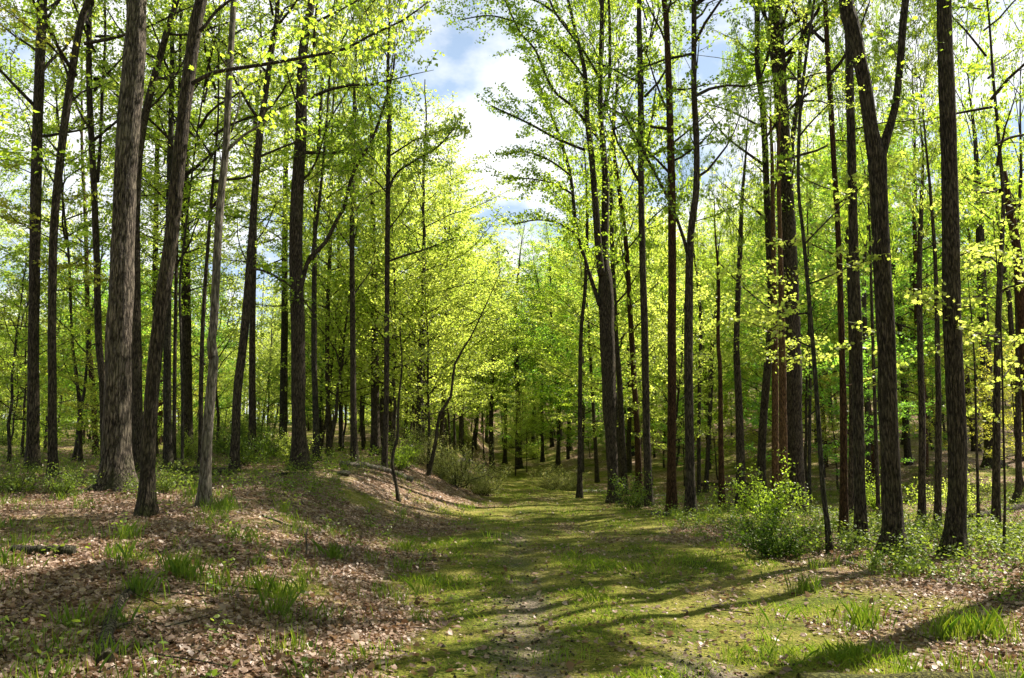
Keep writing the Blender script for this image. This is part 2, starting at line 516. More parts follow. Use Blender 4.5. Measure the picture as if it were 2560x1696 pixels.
    l.new((lit.outputs['Color'] if gravel else m2.outputs['Result']), bs.inputs['Base Color'])
    bp = n.new('ShaderNodeBump'); bp.inputs['Strength'].default_value = .9; bp.inputs['Distance'].default_value = .04
    bh = n.new('ShaderNodeMath'); bh.operation = 'ADD'
    l.new(vo.outputs['Distance'], bh.inputs[0]); l.new(mn.outputs['Fac'], bh.inputs[1])
    l.new(bh.outputs[0], bp.inputs['Height']); l.new(bp.outputs[0], bs.inputs['Normal'])
    l.new(bs.outputs[0], out.inputs['Surface'])
    return m


def build_ground():
    ny, nx = GX.shape
    V = np.stack([GX, GY, GZ], -1).reshape(-1, 3)
    i = np.arange(ny - 1)[:, None] * nx; j = np.arange(nx - 1)[None]
    F = np.stack([i + j, i + j + 1, i + j + nx + 1, i + j + nx], -1).reshape(-1, 4)
    C = V[F].mean(1)
    wob = .5 * (fbm(C[:, 0] * .5, C[:, 1] * .5, 51, 3) - .5)
    is_path = (C[:, 0] + wob > -.75) & (C[:, 0] + wob < 2.6) & (C[:, 1] < 58)
    is_tr = (trail2_dist(C[:, 0], C[:, 1]) + wob < .62) & ~is_path
    G = grass_amount(V[:, 0], V[:, 1]); D = dirt_amount(V[:, 0], V[:, 1])
    gm = ground_mat('forest_floor'); gv = ground_mat('pale_gravel', True)
    for name, mask, mt in (('ground', ~(is_path | is_tr), gm), ('path', is_path, gm), ('gravel_path', is_tr, gv)):
        f = F[mask]; used, inv = np.unique(f, return_inverse=True)
        mb = MB(); mb.add(V[used], inv.reshape(f.shape), 0, True)
        o = mb.build(name, [mt])
        for an, arr in (('grass', G), ('dirt', D)):
            a = o.data.attributes.new(an, 'FLOAT', 'POINT'); a.data.foreach_set('value', arr[used].astype(np.float32))
        tag(o, {'ground': 'forest floor of brown leaf litter and moss', 'path': 'mossy grass path running straight into the wood',
                'gravel_path': 'pale gravel trail crossing behind the trunks on the right'}[name],
            {'ground': 'ground', 'path': 'path', 'gravel_path': 'path'}[name], kind='structure')


build_ground()


# ------------------------------------------------------------------ tree growing
def bark_disp(seed, amp, lobes=0.0, ridges=9.0, zs=1.2):
    def f(a, L):
        k = ridges / (2 * math.pi)
        # periodic in angle: blend two samples
        u = a * k
        w = a / (2 * math.pi)
        n1 = vnoise(u + 3 * seed, L * zs, seed) * (1 - w) + vnoise(u - ridges + 3 * seed, L * zs, seed) * w
        n2 = vnoise(u * 2.7 + 3 * seed, L * zs * 2.3, seed + 9) * (1 - w) + vnoise((u - ridges) * 2.7 + 3 * seed, L * zs * 2.3, seed + 9) * w
        r = 1 + amp * ((n1 - .5) * 1.3 + (n2 - .5) * .8)
        low = np.exp(-np.maximum(L - .3, 0) / .30) * (1 if lobes else .4)
        return r * (1 + low * (.55 + lobes * np.cos(a * 5 + seed) * .5 + lobes * np.cos(a * 3 + 2 * seed) * .5))
    return f


def grow_branch(p0, d0, L, rng, n=7, up=0.10, wander=.16):
    P = [p0]; d = d0 / np.linalg.norm(d0)
    for i in range(n - 1):
        d = d + rng.normal(0, wander, 3) + np.array([0, 0, up * (1 if i < n * .6 else -.4)])
        d = d / np.linalg.norm(d)
        P.append(P[-1] + d * L / (n - 1))
    return np.array(P)


def sprays(mb, B, L, r0, rng, leafset, dens=1.0, t0=.2, m_wood=0, m_leaf=1, lsize=.09, shape=KITE, thick=.035, spread=1.0, tw=1.0):
    """twigs and leaves on the limb B (polyline)"""
    n2 = max(3, int(L * 3.0 * tw))
    d_main = nrm(np.diff(B, axis=0))
    for q in range(n2):
        t = t0 + (1 - t0) * (q + rng.random()) / n2
        x = t * (len(B) - 1); i = min(int(x), len(B) - 2)
        p = B[i] * (1 - x + i) + B[i + 1] * (x - i)
        dm = d_main[i]
        side = np.cross(dm, [0, 0, 1.]); side = side / max(np.linalg.norm(side), 1e-6)
        sg = 1 if q % 2 else -1
        d = dm * rng.uniform(.4, 1.0) + side * sg * rng.uniform(.4, 1.1) * spread + np.array([0, 0, rng.normal(.05, .25)])
        l2 = L * .42 * (1.15 - .7 * t) * rng.uniform(.6, 1.3) + .25
        T = grow_branch(p, d, l2, rng, 4, -.03, .14)
        mb.tube(T, np.linspace(max(r0 * .35 * (1 - t * .5), .006), .0035, 4), 3, m_wood, cap=False)
        k = max(3, int(l2 * 30 * dens))
        s = rng.random(k) ** .75 * 3; ii = np.minimum(s.astype(int), 2); ff = (s - ii)[:, None]
        pos = T[ii] * (1 - ff) + T[ii + 1] * ff
        pos = pos + rng.normal(0, 1, (k, 3)) * np.array([.10, .10, thick])
        leafset.append(pos)


def flush_leaves(mb, leafset, rng, m_leaf, lsize, shape, tilt=.75):
    if not leafset: return
    pos = np.vstack(leafset); k = len(pos)
    nr = np.array([0, 0, 1.]) + rng.normal(0, tilt, (k, 3))
    hd = rng.normal(0, 1, (k, 3)) + np.array([0, 0, -.35])
    sz = lsize * rng.uniform(.6, 1.35, k)
    mb.leaves(pos, sz, nr, hd, shape, m_leaf, rng)


def make_crown(height, radius, n1, seed, dens, lsize, leaf, bark='dark', shape=KITE, base_r=.09, el=(8, 62), top=True, tw=1.0, low_bias=1.0):
    """limbs, twigs and leaves round a vertical axis from z=0 to z=height; returns the mesh"""
    rng = np.random.default_rng(seed)
    mb = MB(); ls = []
    for i in range(n1):
        u = ((i + rng.random() * .8) / n1) ** low_bias
        z = u * height * .97
        az = i * 2.399 + rng.normal(0, .35)
        e = math.radians(el[0] + (el[1] - el[0]) * u + rng.normal(0, 9))
        prof = (.50 + .75 * math.sin(math.pi * min(1, u * .75 + .18))) * (1 - .55 * max(0, u - .6) / .4)
        L = radius * prof * rng.uniform(.65, 1.15)
        d = np.array([math.cos(az) * math.cos(e), math.sin(az) * math.cos(e), math.sin(e)])
        B = grow_branch(np.array([0, 0, z]), d, L, rng, 7, .05, .13)
        r0 = max(.012, base_r * (1 - .75 * u) * .45 * (L / radius + .3))
        mb.tube(B, np.linspace(r0, .006, 7), 5, 0, cap=False)
        sprays(mb, B, L, r0, rng, ls, dens, .18, tw=tw)
    flush_leaves(mb, ls, rng, 1, lsize, shape)
    o = mb.build('crown', [BARK[bark], LEAF[leaf]], link=False)
    return o.data


def make_trunk(height, r, seed, bark, sides=10, wig=.12):
    rng = np.random.default_rng(seed)
    n = max(8, int(height / .6))
    z = np.linspace(-.3, height, n)
    x = np.cumsum(rng.normal(0, wig * .25, n)); y = np.cumsum(rng.normal(0, wig * .25, n))
    x -= np.interp(0, z, x) + (x[-1] - x[0]) * np.clip(z / height, 0, 1); y -= np.interp(0, z, y) + (y[-1] - y[0]) * np.clip(z / height, 0, 1)
    rr = r * (1 - .86 * np.clip(z / height, 0, 1) ** 1.15) + .004
    mb = MB(); mb.tube(np.stack([x, y, z], 1), rr, sides, 0, bark_disp(seed, .16, .12))
    return mb.build('trunk', [BARK[bark]], link=False).data


# shared crowns: tall trees (axis 10 m) and the wood behind
CROWN_HI = [make_crown(10.5, 3.0, 14, 100 + i, 1.1, .094, k, el=(25, 66), tw=.62) for i, k in enumerate(['green', 'yellow', 'green', 'olive', 'green'])]
CROWN_LOW = [make_crown(14.5, 3.1, 36, 200 + i, 1.7, .088, k, low_bias=.95, el=(18, 62), base_r=.07) for i, k in enumerate(['green', 'yellow', 'green', 'yellow', 'deep'])]
CROWN_YOUNG = [make_crown(5.0, 2.0, 22, 300 + i, 2.9, .066, k, base_r=.04, el=(10, 55)) for i, k in enumerate(['yellow', 'green', 'olive', 'deep'])]
CROWN_THIN = [make_crown(14.5, 3.0, 34, 250 + i, 1.8, .088, k, low_bias=.9, el=(22, 64), base_r=.042) for i, k in enumerate(['green', 'yellow', 'green'])]
CROWN_BUD = [make_crown(11.0, 3.6, 34, 400, .55, .055, 'olive', 'grey', el=(15, 70), tw=1.6)]
TRUNK_BG = [make_trunk(18, .15, 500 + i, b) for i, b in enumerate(['dark', 'dark', 'grey', 'red', 'dark'])]
TRUNK_YOUNG = [make_trunk(6, .045, 520 + i, b, 7, .16) for i, b in enumerate(['dark', 'grey', 'dark'])]


def child(name, mesh, parent, loc=(0, 0, 0), rz=0, sc=1.0):
    o = bpy.data.objects.new(name, mesh); COL.objects.link(o)
    o.parent = parent; o.location = loc; o.rotation_euler = (0, 0, rz)
    o.scale = sc if hasattr(sc, '__len__') else (sc, sc, sc)
    return o


def trace(pts, Y, lean=0.0, z0=None):
    out = []
    for (px, py, w) in pts:
        p, t = at_depth(px, py, Y)
        if z0 is not None and lean:
            p, t = at_depth(px, py, Y + lean * (p[2] - z0))
        out.append((*p, w / 2 / FPX * t))
    return np.array(out)


HERO_X = {}
STEMS = []


def hero(label, bark, pts, H=19, zc=8.5, crown=0, group=None, limbs=(), Y=None, name='tree', seed=1, amp=.12, lobes=.15, sides=None, leaf='green',
         csc=1.0, lean=None, cat='tree', nick=None, low=None, lsize=.082, cset=None, sprig=1.0):
    rng = np.random.default_rng(seed * 31 + 5)
    b = hit(pts[0][0], pts[0][1]) if Y is None else at_depth(pts[0][0], pts[0][1], Y)[0]
    if Y is not None: b[2] = gz(b[0], b[1])
    Y0 = b[1]
    lean = rng.normal(0, .02) if lean is None else lean
    T = trace(pts, Y0, lean, b[2])
    T[0, :3] = b
    root = empty(name, b)
    tag(root, label, cat, group)
    z_top = b[2] + H
    # carry the stem on above the traced part
    P = [*T]
    if T[-1, 2] < z_top - .5:
        d = T[-1, :3] - T[-2, :3]; d = d / np.linalg.norm(d)
        p = T[-1].copy(); n = max(2, int((z_top - p[2]) / 1.5)); r0 = p[3]
        for i in range(n):
            d = d * .8 + np.array([rng.normal(0, .05), rng.normal(0, .05), .25]); d = d / np.linalg.norm(d)
            p = np.array([*(p[:3] + d * (z_top - T[-1, 2]) / n), r0 * (1 - .9 * (i + 1) / n) + .004])
            P.append(p)
    P = np.array(P)
    S = catmull(P, .22 if Y0 < 25 else .5)
    S[:, 3] = np.maximum(S[:, 3], .003)
    S = np.vstack([[S[0, 0], S[0, 1], S[0, 2] - .3, S[0, 3] * 1.02], S])
    S[:, :3] -= b
    if sides is None: sides = 20 if T[0, 3] > .1 and Y0 < 22 else 10
    mb = MB(); mb.tube(S[:, :3], S[:, 3], sides, 0, bark_disp(seed, amp, lobes if T[0, 3] > .05 else 0))
    tr = mb.build('trunk', [BARK[bark]], root)
    if Y0 < 30 and H > 15: STEMS.append((root, S))
    # crown
    if crown is not None:
        cs = cset or CROWN_HI
        zz = S[:, 2]; i = int(np.argmin(np.abs(zz - zc)))
        h = H - zc; base = 10.5 if cs is CROWN_HI else 14.5 if cs is CROWN_LOW else 11.0 if cs is CROWN_BUD else 5.0
        top = S[-1, :3]; bot = S[i, :3]
        o = child('crown', cs[crown % len(cs)], root, bot, rng.uniform(0, 6.28), (csc, csc, h / base))
        # follow the stem's lean with the crown axis
        ax = Vector(top - bot); q = Vector((0, 0, 1)).rotation_difference(ax)
        o.rotation_euler = (q.to_matrix() @ Matrix.Rotation(rng.uniform(0, 6.28), 3, 'Z')).to_euler()
    # traced limbs
    for limb in limbs:
        lp, dl, lv = limb[0], limb[1], limb[2]     # pixel points, drift in depth per metre, leaf density
        A = trace(lp, Y0)
        A[:, 1] += 0
        L = np.concatenate([[0], np.cumsum(np.linalg.norm(np.diff(A[:, :3], axis=0), axis=1))])
        A = np.array([np.append(at_depth(x, y, Y0 + dl * s)[0], w / 2 / FPX * (Y0 + dl * s)) for (x, y, w), s in zip(lp, L)])
        S2 = catmull(A, .25); S2[:, 3] = np.maximum(S2[:, 3], .005)
        m2 = MB(); m2.tube(S2[:, :3] - b, S2[:, 3], 8, 0, None)
        ls = []
        if lv > 0: sprays(m2, S2[:, :3] - b, min(L[-1], 4.5), .02, rng, ls, lv * 1.4, .15, tw=1.5 * max(1, L[-1] / 4.5))
        lo = m2.build('branch', [BARK[bark]], root)
        if ls:
            m3 = MB(); flush_leaves(m3, ls, rng, 0, lsize, MAPLE if Y0 < 20 else KITE)
            m3.build('foliage', [LEAF[leaf]], lo)
    # short leafy sprigs low on the stem: (height, direction deg, length)
    if low:
        for (hh, az, L) in low:
            m3 = MB(); ls = []
            i = int(np.argmin(np.abs(S[:, 2] - hh)))
            a = math.radians(az)
            B = grow_branch(S[i, :3], np.array([math.cos(a), math.sin(a), .25]), L, rng, 6, .02, .15)
            m3.tube(B, np.linspace(.016, .005, 6), 5, 0, cap=False)
            sprays(m3, B, L, .016, rng, ls, 1.5 * sprig, .15, tw=1.3)
            br = m3.build('branch', [BARK[bark]], root)
            m4 = MB(); flush_leaves(m4, ls, rng, 0, lsize, MAPLE if Y0 < 22 else KITE)
            m4.build('foliage', [LEAF[leaf]], br)
    if nick: HERO_X[nick] = project(b)[0]
    return root



# ------------------------------------------------------------------ the trees one can tell apart (left side)
hero('dark straight trunk first from the left photo edge, yellowish leaves round its top', 'dark',
     [(81, 1171, 30), (83, 1010, 27), (84, 850, 25), (92, 380, 24), (106, 0, 22)], seed=1, crown=3, leaf='olive', nick='first left trunk',
     low=[(3.5, 200, 1.6), (5, 330, 1.8), (6.2, 160, 2.2), (7, 20, 2.0), (7.6, 250, 2.2)])
hero('slim dark trunk leaning right, beside the first trunk from the left edge', 'dark',
     [(132, 1193, 22), (130, 850, 20), (133, 624, 19), (144, 461, 19), (174, 217, 18), (203, 54, 17), (222, 0, 16)], seed=2, crown=0,
     limbs=[([(172, 195, 7), (150, 140, 6), (100, 92, 5), (50, 52, 4), (0, 15, 3)], -.3, .7)], leaf='olive', low=[(4.2, 60, 1.2), (5.5, 190, 1.5)])
hero('thin dark trunk with a second stem, half hidden behind the big shaggy trunk', 'dark',
     [(266, 1120, 18), (256, 950, 17), (247, 850, 16), (241, 624, 16), (233, 434, 15), (223, 217, 14), (223, 30, 12)], Y=21, seed=3, crown=1,
     limbs=[([(244, 455, 9), (252, 330, 8), (256, 217, 8), (263, 108, 7), (262, 0, 6)], .1, .5)], low=[(6, 200, 1.8), (8, 340, 1.8)])
hero('biggest trunk on the left with shaggy grey brown bark, sunlit at its foot', 'shag',
     [(290, 1222, 76), (291, 1180, 66), (292, 1063, 61), (299, 850, 58), (309, 542, 54), (321, 325, 52), (335, 163, 51), (342, 0, 49)],
     H=22, seed=4, crown=2, zc=10, amp=.20, lobes=.30, sides=44, nick='shaggy trunk', cat='tree')
hero('slender trunk right behind the big shaggy trunk, its top leaning right', 'dark',
     [(344, 1150, 29), (342, 1000, 27), (340, 850, 25), (340, 542, 19), (352, 352, 18), (380, 217, 17), (428, 43, 14), (442, 0, 13)], Y=19.5, seed=5, crown=4, low=[(7, 30, 1.6)])
hero('dark trunk leaning right in front of the shaggy one, long bough over the path', 'dark',
     [(366, 1290, 38), (370, 1180, 34), (374, 1063, 33), (393, 846, 33), (428, 597, 33), (450, 380, 32), (472, 190, 31), (491, 54, 30), (504, 0, 27)],
     seed=6, crown=0, lobes=.22, nick='leaning dark trunk',
     limbs=[([(480, 210, 12), (497, 200, 12), (542, 180, 11), (650, 163, 10), (760, 144, 9), (860, 123, 8), (920, 92, 7), (1010, 49, 5), (1070, 5, 4)], .25, .55),
            ([(500, 78, 10), (515, 62, 9), (542, 27, 8), (582, -4, 7), (640, -60, 5)], .2, .3)])
hero('pale smooth barked slim tree on the bank, lit white down one side', 'pale',
     [(510, 1264, 30), (514, 1180, 26), (520, 1063, 25), (534, 905, 23), (533, 895, 25), (529, 846, 21), (534, 813, 20), (548, 542, 19), (564, 380, 17), (572, 217, 16), (583, 27, 14), (585, 0, 13)],
     seed=7, crown=None, H=14, amp=.07, lobes=.10, nick='pale trunk', lean=0.0,
     limbs=[([(572, 372, 8), (590, 356, 8), (613, 336, 7), (645, 317, 6), (700, 280, 4)], .4, .35), ([(578, 330, 5), (600, 250, 4), (590, 160, 3)], .2, .2)])
hero('straight slim dark trunk between the pale trunk and the black one', 'dark',
     [(586, 1182, 23), (594, 981, 21), (610, 846, 20), (629, 597, 18), (645, 380, 17), (662, 244, 15), (678, 136, 13), (691, 54, 12), (694, 0, 11)], seed=8, crown=1, lean=.03,
     limbs=[([(628, 676, 7), (645, 674, 6), (678, 686, 6), (732, 721, 5), (786, 786, 4)], .2, .5), ([(652, 391, 7), (690, 375, 6), (732, 358, 5), (846, 309, 4)], .2, .7)])
hero('blackish thick trunk on top of the bank, a curved limb on its right', 'dark',
     [(750, 1176, 44), (748, 1120, 37), (746, 1010, 34), (745, 846, 35), (740, 650, 32), (743, 488, 31), (751, 352, 29), (754, 217, 26), (760, 108, 22), (780, 0, 17)],
     seed=9, crown=2, lobes=.25, zc=7.5, nick='black trunk', low=[(5.0, 100, 2.2), (6.5, 200, 2.6), (7.5, 330, 2.6), (8.2, 20, 2.6)],
     limbs=[([(752, 722, 13), (762, 680, 12), (775, 645, 12), (813, 607, 11), (846, 542, 10), (860, 520, 10), (883, 434, 9), (931, 347, 8), (958, 271, 7), (980, 190, 6), (988, 135, 5)], .1, .6),
            ([(779, 650, 8), (797, 515, 8), (808, 407, 7), (819, 271, 6), (826, 150, 5)], .2, .6)])
hero('thin straight trunk first to the right of the black one', 'dark',
     [(886, 1160, 18), (883, 1000, 15), (882, 846, 14), (880, 540, 12), (885, 325, 10)], Y=24, seed=10, crown=1, csc=.8, cset=CROWN_THIN, zc=4.5, H=15)
hero('dark stout trunk behind two thinner ones where the bank slopes to the path', 'dark',
     [(939, 1165, 25), (938, 1010, 21), (937, 846, 18), (931, 488, 12), (928, 300, 9)], Y=29, seed=11, crown=3, csc=.8, cset=CROWN_THIN, zc=5, H=16)
hero('thin trunk with rising limbs at the edge of the bank', 'dark',
     [(961, 1200, 16), (963, 1110, 14), (966, 1009, 13), (967, 846, 13), (969, 542, 12), (972, 300, 11)], seed=12, crown=1, csc=.8, cset=CROWN_THIN, zc=6.5, H=15, Y=22,
     limbs=[([(970, 480, 7), (991, 434, 6), (1040, 400, 6), (1094, 368, 5), (1137, 320, 3)], .1, .9), ([(968, 655, 6), (1010, 640, 6), (1060, 625, 5), (1137, 595, 3)], .1, .9)])
hero('crooked dark sapling on the leaf covered slope, left of the grey bushes', 'dark',
     [(996, 1253, 11), (991, 1215, 8), (980, 1160, 8), (986, 1120, 8), (994, 1090, 7), (996, 1009, 6), (1005, 916, 4)], H=4.6, seed=13, crown=None, name='sapling',
     lobes=0, low=[(3.2, 20, .8), (3.8, 200, .7)], leaf='yellow', cat='sapling', sides=8)
hero('curved sapling rising out of the grey bushes and bending right', 'dark',
     [(1070, 1214, 11), (1078, 1160, 10), (1089, 1106, 9), (1099, 1036, 8), (1127, 992, 7), (1137, 911, 6), (1175, 846, 4)], H=7, seed=14, crown=None, name='sapling',
     lobes=0, Y=25, low=[(4.5, 20, 1.6), (5.2, 200, 1.4), (5.8, 90, 1.2), (6.4, 300, 1.2)], leaf='yellow', cat='sapling', sides=8)
# slimmer trunks standing between those
for (lab, bk, pts, Y, cr) in [
    ('grey trunk seen just right of the leaning dark trunk, halfway to the pale one', 'grey', [(420, 1160, 21), (418, 846, 18), (424, 463, 15), (430, 200, 12)], 22, 0),
    ('dark trunk with a pale lit edge, close to the left of the pale trunk', 'dark', [(470, 1088, 29), (466, 850, 24), (463, 460, 18), (470, 200, 14)], 28, 1),
    ('very thin black stem touching the pale trunk on its left', 'dark', [(503, 1130, 12), (507, 813, 10), (534, 434, 7), (545, 300, 5)], 21, 2),
    ('thin trunk in the sunlit scrub between slim dark and black trunks', 'dark', [(632, 1127, 19), (631, 846, 15), (636, 600, 12), (640, 300, 9)], 26, 3),
    ('thin trunk standing close to the left of the black trunk', 'grey', [(708, 1098, 20), (711, 846, 17), (712, 600, 14), (716, 300, 11)], 32, 1),
    ('lit grey trunk close to the right of the black trunk', 'grey', [(793, 1147, 18), (788, 1000, 15), (785, 846, 14), (788, 560, 11), (800, 300, 9)], 25, 4),
    ('thin curving trunk between the second left trunk and the shaggy trunk', 'dark', [(204, 1124, 9), (199, 1030, 9), (190, 930, 8), (180, 846, 7), (172, 640, 6)], 24, 0),
    ('pale streaked trunk directly left of the shaggy one, deep in scrub', 'red', [(243, 1096, 13), (233, 990, 13), (225, 900, 13), (220, 846, 12), (214, 560, 9)], 30, 1),
    ('thin upright trunk between shaggy and leaning dark trunks, seen high up', 'dark', [(388, 1120, 14), (386, 850, 13), (393, 380, 11), (401, 190, 10)], 27, 2),
    ('thin dark stem, first of the pair right of leaning dark trunk', 'dark', [(436, 1140, 10), (438, 846, 9), (444, 500, 8), (452, 60, 7)], 23, 3),
    ('light grey stem, thinnest beside the small stone on the bank', 'grey', [(457, 1146, 7), (456, 1000, 7), (452, 846, 6)], 20.5, 1),
    ('thin trunk close behind the curved limb of the black trunk', 'dark', [(822, 1140, 12), (818, 846, 11), (826, 600, 9), (830, 420, 7)], 30, 2),
    ('faint thin trunk midway from black trunk to the bank edge', 'grey', [(852, 1145, 11), (850, 846, 9), (846, 600, 8)], 34, 1),
]:
    r = hero(lab, bk, pts, Y=Y, seed=40 + int(pts[0][0]) % 97, crown=cr, csc=.9, cset=(CROWN_LOW if pts[0][0] % 2 < 1 else CROWN_THIN) if Y > 22 else CROWN_HI, zc=5.5 if Y > 22 else 7, H=17 if Y < 30 else 18, lobes=.1,
             group='slim trunks on the left bank')

# ------------------------------------------------------------------ right side
hero('dark slim trunk first on the right of the path, before the twin stemmed tree', 'dark',
     [(1449, 1231, 14), (1450, 1100, 12), (1452, 846, 10), (1463, 720, 9), (1468, 560, 8)], seed=21, crown=0, csc=.6, cset=CROWN_THIN, zc=6, H=13, Y=27)
hero('rough dark tree dividing into tall stems, tallest beside the path on the right', 'dark',
     [(1537, 1258, 30), (1532, 1180, 27), (1525, 1063, 31), (1518, 846, 37), (1513, 700, 35), (1510, 640, 22), (1514, 461, 18), (1506, 352, 15), (1501, 271, 13), (1503, 108, 11), (1506, 0, 10)],
     seed=22, crown=1, amp=.18, nick='twin stemmed tree', lean=.02, zc=10, csc=.7,
     limbs=[([(1505, 690, 22), (1498, 640, 20), (1487, 488, 17), (1479, 390, 16), (1468, 298, 14), (1463, 190, 12), (1446, 108, 10), (1420, 0, 8)], -.05, .6),
            ([(1499, 765, 11), (1463, 650, 10), (1441, 570, 9), (1425, 434, 9), (1392, 325, 8), (1349, 217, 7), (1330, 150, 5)], .15, 1.4),
            ([(1507, 275, 9), (1522, 217, 9), (1525, 108, 8), (1522, 0, 7)], .1, .3),
            ([(1495, 345, 9), (1436, 271, 8), (1381, 222, 7), (1338, 125, 6), (1300, 81, 5), (1262, 0, 4)], -.1, 1.6),
            ([(1463, 376, 8), (1392, 347, 7), (1322, 309, 6), (1230, 266, 4)], .15, 1.8),
            ([(1502, 200, 8), (1463, 135, 7), (1393, 40, 6), (1370, -10, 5)], -.1, .7),
            ([(1470, 210, 7), (1410, 130, 6), (1320, 70, 5), (1230, 40, 4), (1150, 50, 3)], -.08, 1.3),
            ([(1436, 490, 6), (1392, 462, 5), (1330, 448, 4), (1256, 445, 3)], .1, 1.8),
            ([(1428, 440, 6), (1375, 402, 5), (1318, 380, 4), (1268, 384, 3)], -.12, 1.6),
            ([(1446, 590, 6), (1400, 560, 5), (1345, 550, 4), (1290, 560, 3)], .12, 1.6),
            ([(1440, 90, 7), (1370, 20, 6), (1280, -20, 5), (1190, -30, 4), (1110, -10, 3)], .1, 1.3)])
hero('slimmer trunk standing close behind the twin stemmed tree, on its right', 'dark',
     [(1560, 1195, 19), (1553, 1050, 16), (1547, 927, 14), (1540, 846, 13), (1530, 600, 11)], Y=30, seed=23, crown=2, cset=CROWN_THIN, zc=5, H=17)
hero('thin trunk with a torn reddish brown strip of bark', 'red',
     [(1597, 1195, 18), (1594, 1100, 15), (1587, 981, 14), (1577, 813, 13), (1566, 624, 12), (1550, 488, 11), (1533, 352, 9), (1545, 200, 7)], Y=29, seed=24, crown=3, cset=CROWN_THIN, zc=6, H=17)
hero('straight dark trunk rising out of the small green bush by the path', 'dark',
     [(1622, 1265, 23), (1618, 1140, 19), (1615, 1009, 18), (1612, 846, 18), (1604, 542, 16), (1601, 271, 14), (1598, 0, 12)], seed=25, crown=0, lean=0,
     limbs=[([(1602, 135, 6), (1630, 90, 5), (1650, 20, 4)], .2, .5), ([(1604, 420, 6), (1625, 330, 5), (1640, 220, 4)], .2, .6)], low=[(7, 200, 1.7), (8.2, 30, 1.7)])
hero('straight brown trunk paired with the forking slim tree beside it', 'red',
     [(1679, 1286, 26), (1679, 1150, 22), (1680, 846, 21), (1680, 542, 20), (1674, 271, 17), (1666, 54, 14), (1660, 0, 13)], seed=26, crown=4, lean=0, nick='straight brown trunk',
     low=[(8.5, 60, 1.8), (9.2, 240, 1.8)])
hero('slim dark tree that forks low, one thin stem crossing behind its brown neighbour', 'dark',
     [(1727, 1293, 27), (1725, 1180, 23), (1721, 846, 22), (1724, 640, 19), (1732, 540, 17), (1741, 470, 16), (1741, 352, 15), (1735, 217, 14), (1735, 0, 12)], seed=27, crown=2, lean=0,
     limbs=[([(1722, 650, 10), (1710, 600, 9), (1674, 504, 8), (1609, 380, 7), (1550, 266, 5)], .1, .6)], low=[(7.5, 10, 1.6)])
hero('dead thin reddish snag, third trunk left of the thick dark one', 'red',
     [(1805, 1270, 16), (1802, 1100, 13), (1800, 927, 10), (1795, 846, 9), (1797, 700, 7)], Y=22, seed=28, crown=None, H=9)
hero('curving dark trunk in shade left of the reddish cluster', 'dark',
     [(1852, 1240, 25), (1850, 1100, 21), (1846, 981, 18), (1841, 846, 15), (1850, 640, 12)], Y=23, seed=29, crown=2, csc=.34, cset=CROWN_THIN, zc=6, H=12)
hero('tall dark trunk at the back of the reddish cluster', 'dark',
     [(1903, 1230, 22), (1905, 1100, 20), (1925, 846, 18), (1928, 760, 17), (1917, 488, 16), (1907, 271, 15), (1894, 163, 13), (1893, 0, 12)], Y=24, seed=30, crown=1,
     low=[(6, 30, 1.9), (7.5, 160, 1.9), (9, 300, 1.9)], nick='reddish cluster')
hero('reddish brown trunk in the middle of the cluster', 'tan',
     [(1938, 1250, 19), (1938, 1100, 17), (1937, 846, 15), (1934, 640, 12), (1930, 400, 9)], Y=22.5, seed=31, crown=None, H=13, leaf='yellow', low=[(4.0, 250, 1.7), (4.6, 200, 1.5), (4.8, 300, 1.7), (5.6, 260, 1.6), (6.5, 20, 1.6)])
hero('orange brown trunk touching the left side of the thick dark trunk', 'tan',
     [(1960, 1285, 22), (1958, 1100, 20), (1956, 900, 17), (1951, 640, 12), (1946, 400, 9)], Y=21, seed=32, crown=None, H=12, leaf='yellow', low=[(4.0, 290, 1.6), (4.7, 180, 1.6), (5.5, 310, 1.5), (6.2, 220, 1.6)])
hero('thick dark trunk with a swelling near the top, behind the dark green bush', 'dark',
     [(1990, 1285, 52), (1988, 1200, 44), (1984, 1063, 41), (1980, 846, 40), (1971, 624, 40), (1966, 488, 36), (1958, 352, 33), (1949, 190, 33), (1938, 81, 39), (1938, 40, 33), (1936, 0, 32)], H=21,
     seed=33, crown=2, zc=10, amp=.17, lobes=.22, nick='thick dark trunk', sides=30,
     limbs=[([(1968, 470, 15), (1985, 320, 12), (1996, 240, 12), (2003, 108, 11), (2025, 0, 9)], .25, .5)], low=[(4.0, 40, 1.1), (6.5, 200, 1.3)], leaf='yellow')
hero('very slim wavering grey stem between thick dark trunk and reddish ones', 'grey',
     [(2074, 1383, 16), (2068, 1300, 13), (2058, 1226, 12), (2039, 954, 11), (2031, 846, 10), (2028, 813, 10), (2009, 597, 9), (1996, 461, 8), (2001, 271, 8), (2020, 108, 7), (2036, 0, 6)],
     seed=34, crown=1, zc=6.5, H=10, csc=.4, lean=0, lobes=0, sides=10, limbs=[([(2028, 782, 5), (1985, 785, 5), (1930, 775, 4), (1860, 720, 3), (1800, 660, 3)], .3, .8), ([(2012, 610, 5), (2060, 560, 4), (2120, 500, 3)], .3, .7)],
     low=[(3.2, 150, 1.1), (4.2, 20, 1.2)], leaf='yellow', lsize=.085)
hero('slim reddish trunk, left one of the upright pair before the forked tree', 'red',
     [(2110, 1345, 20), (2109, 1063, 17), (2104, 846, 15), (2096, 597, 14), (2088, 461, 13), (2077, 271, 13), (2069, 136, 12), (2063, 0, 11)], seed=35, crown=3, csc=.55, lean=0, low=[(2.6, 0, 1.0), (3.4, 280, 1.1), (5, 200, 1.2), (6.2, 300, 1.4), (7.5, 30, 1.4)], leaf='yellow')
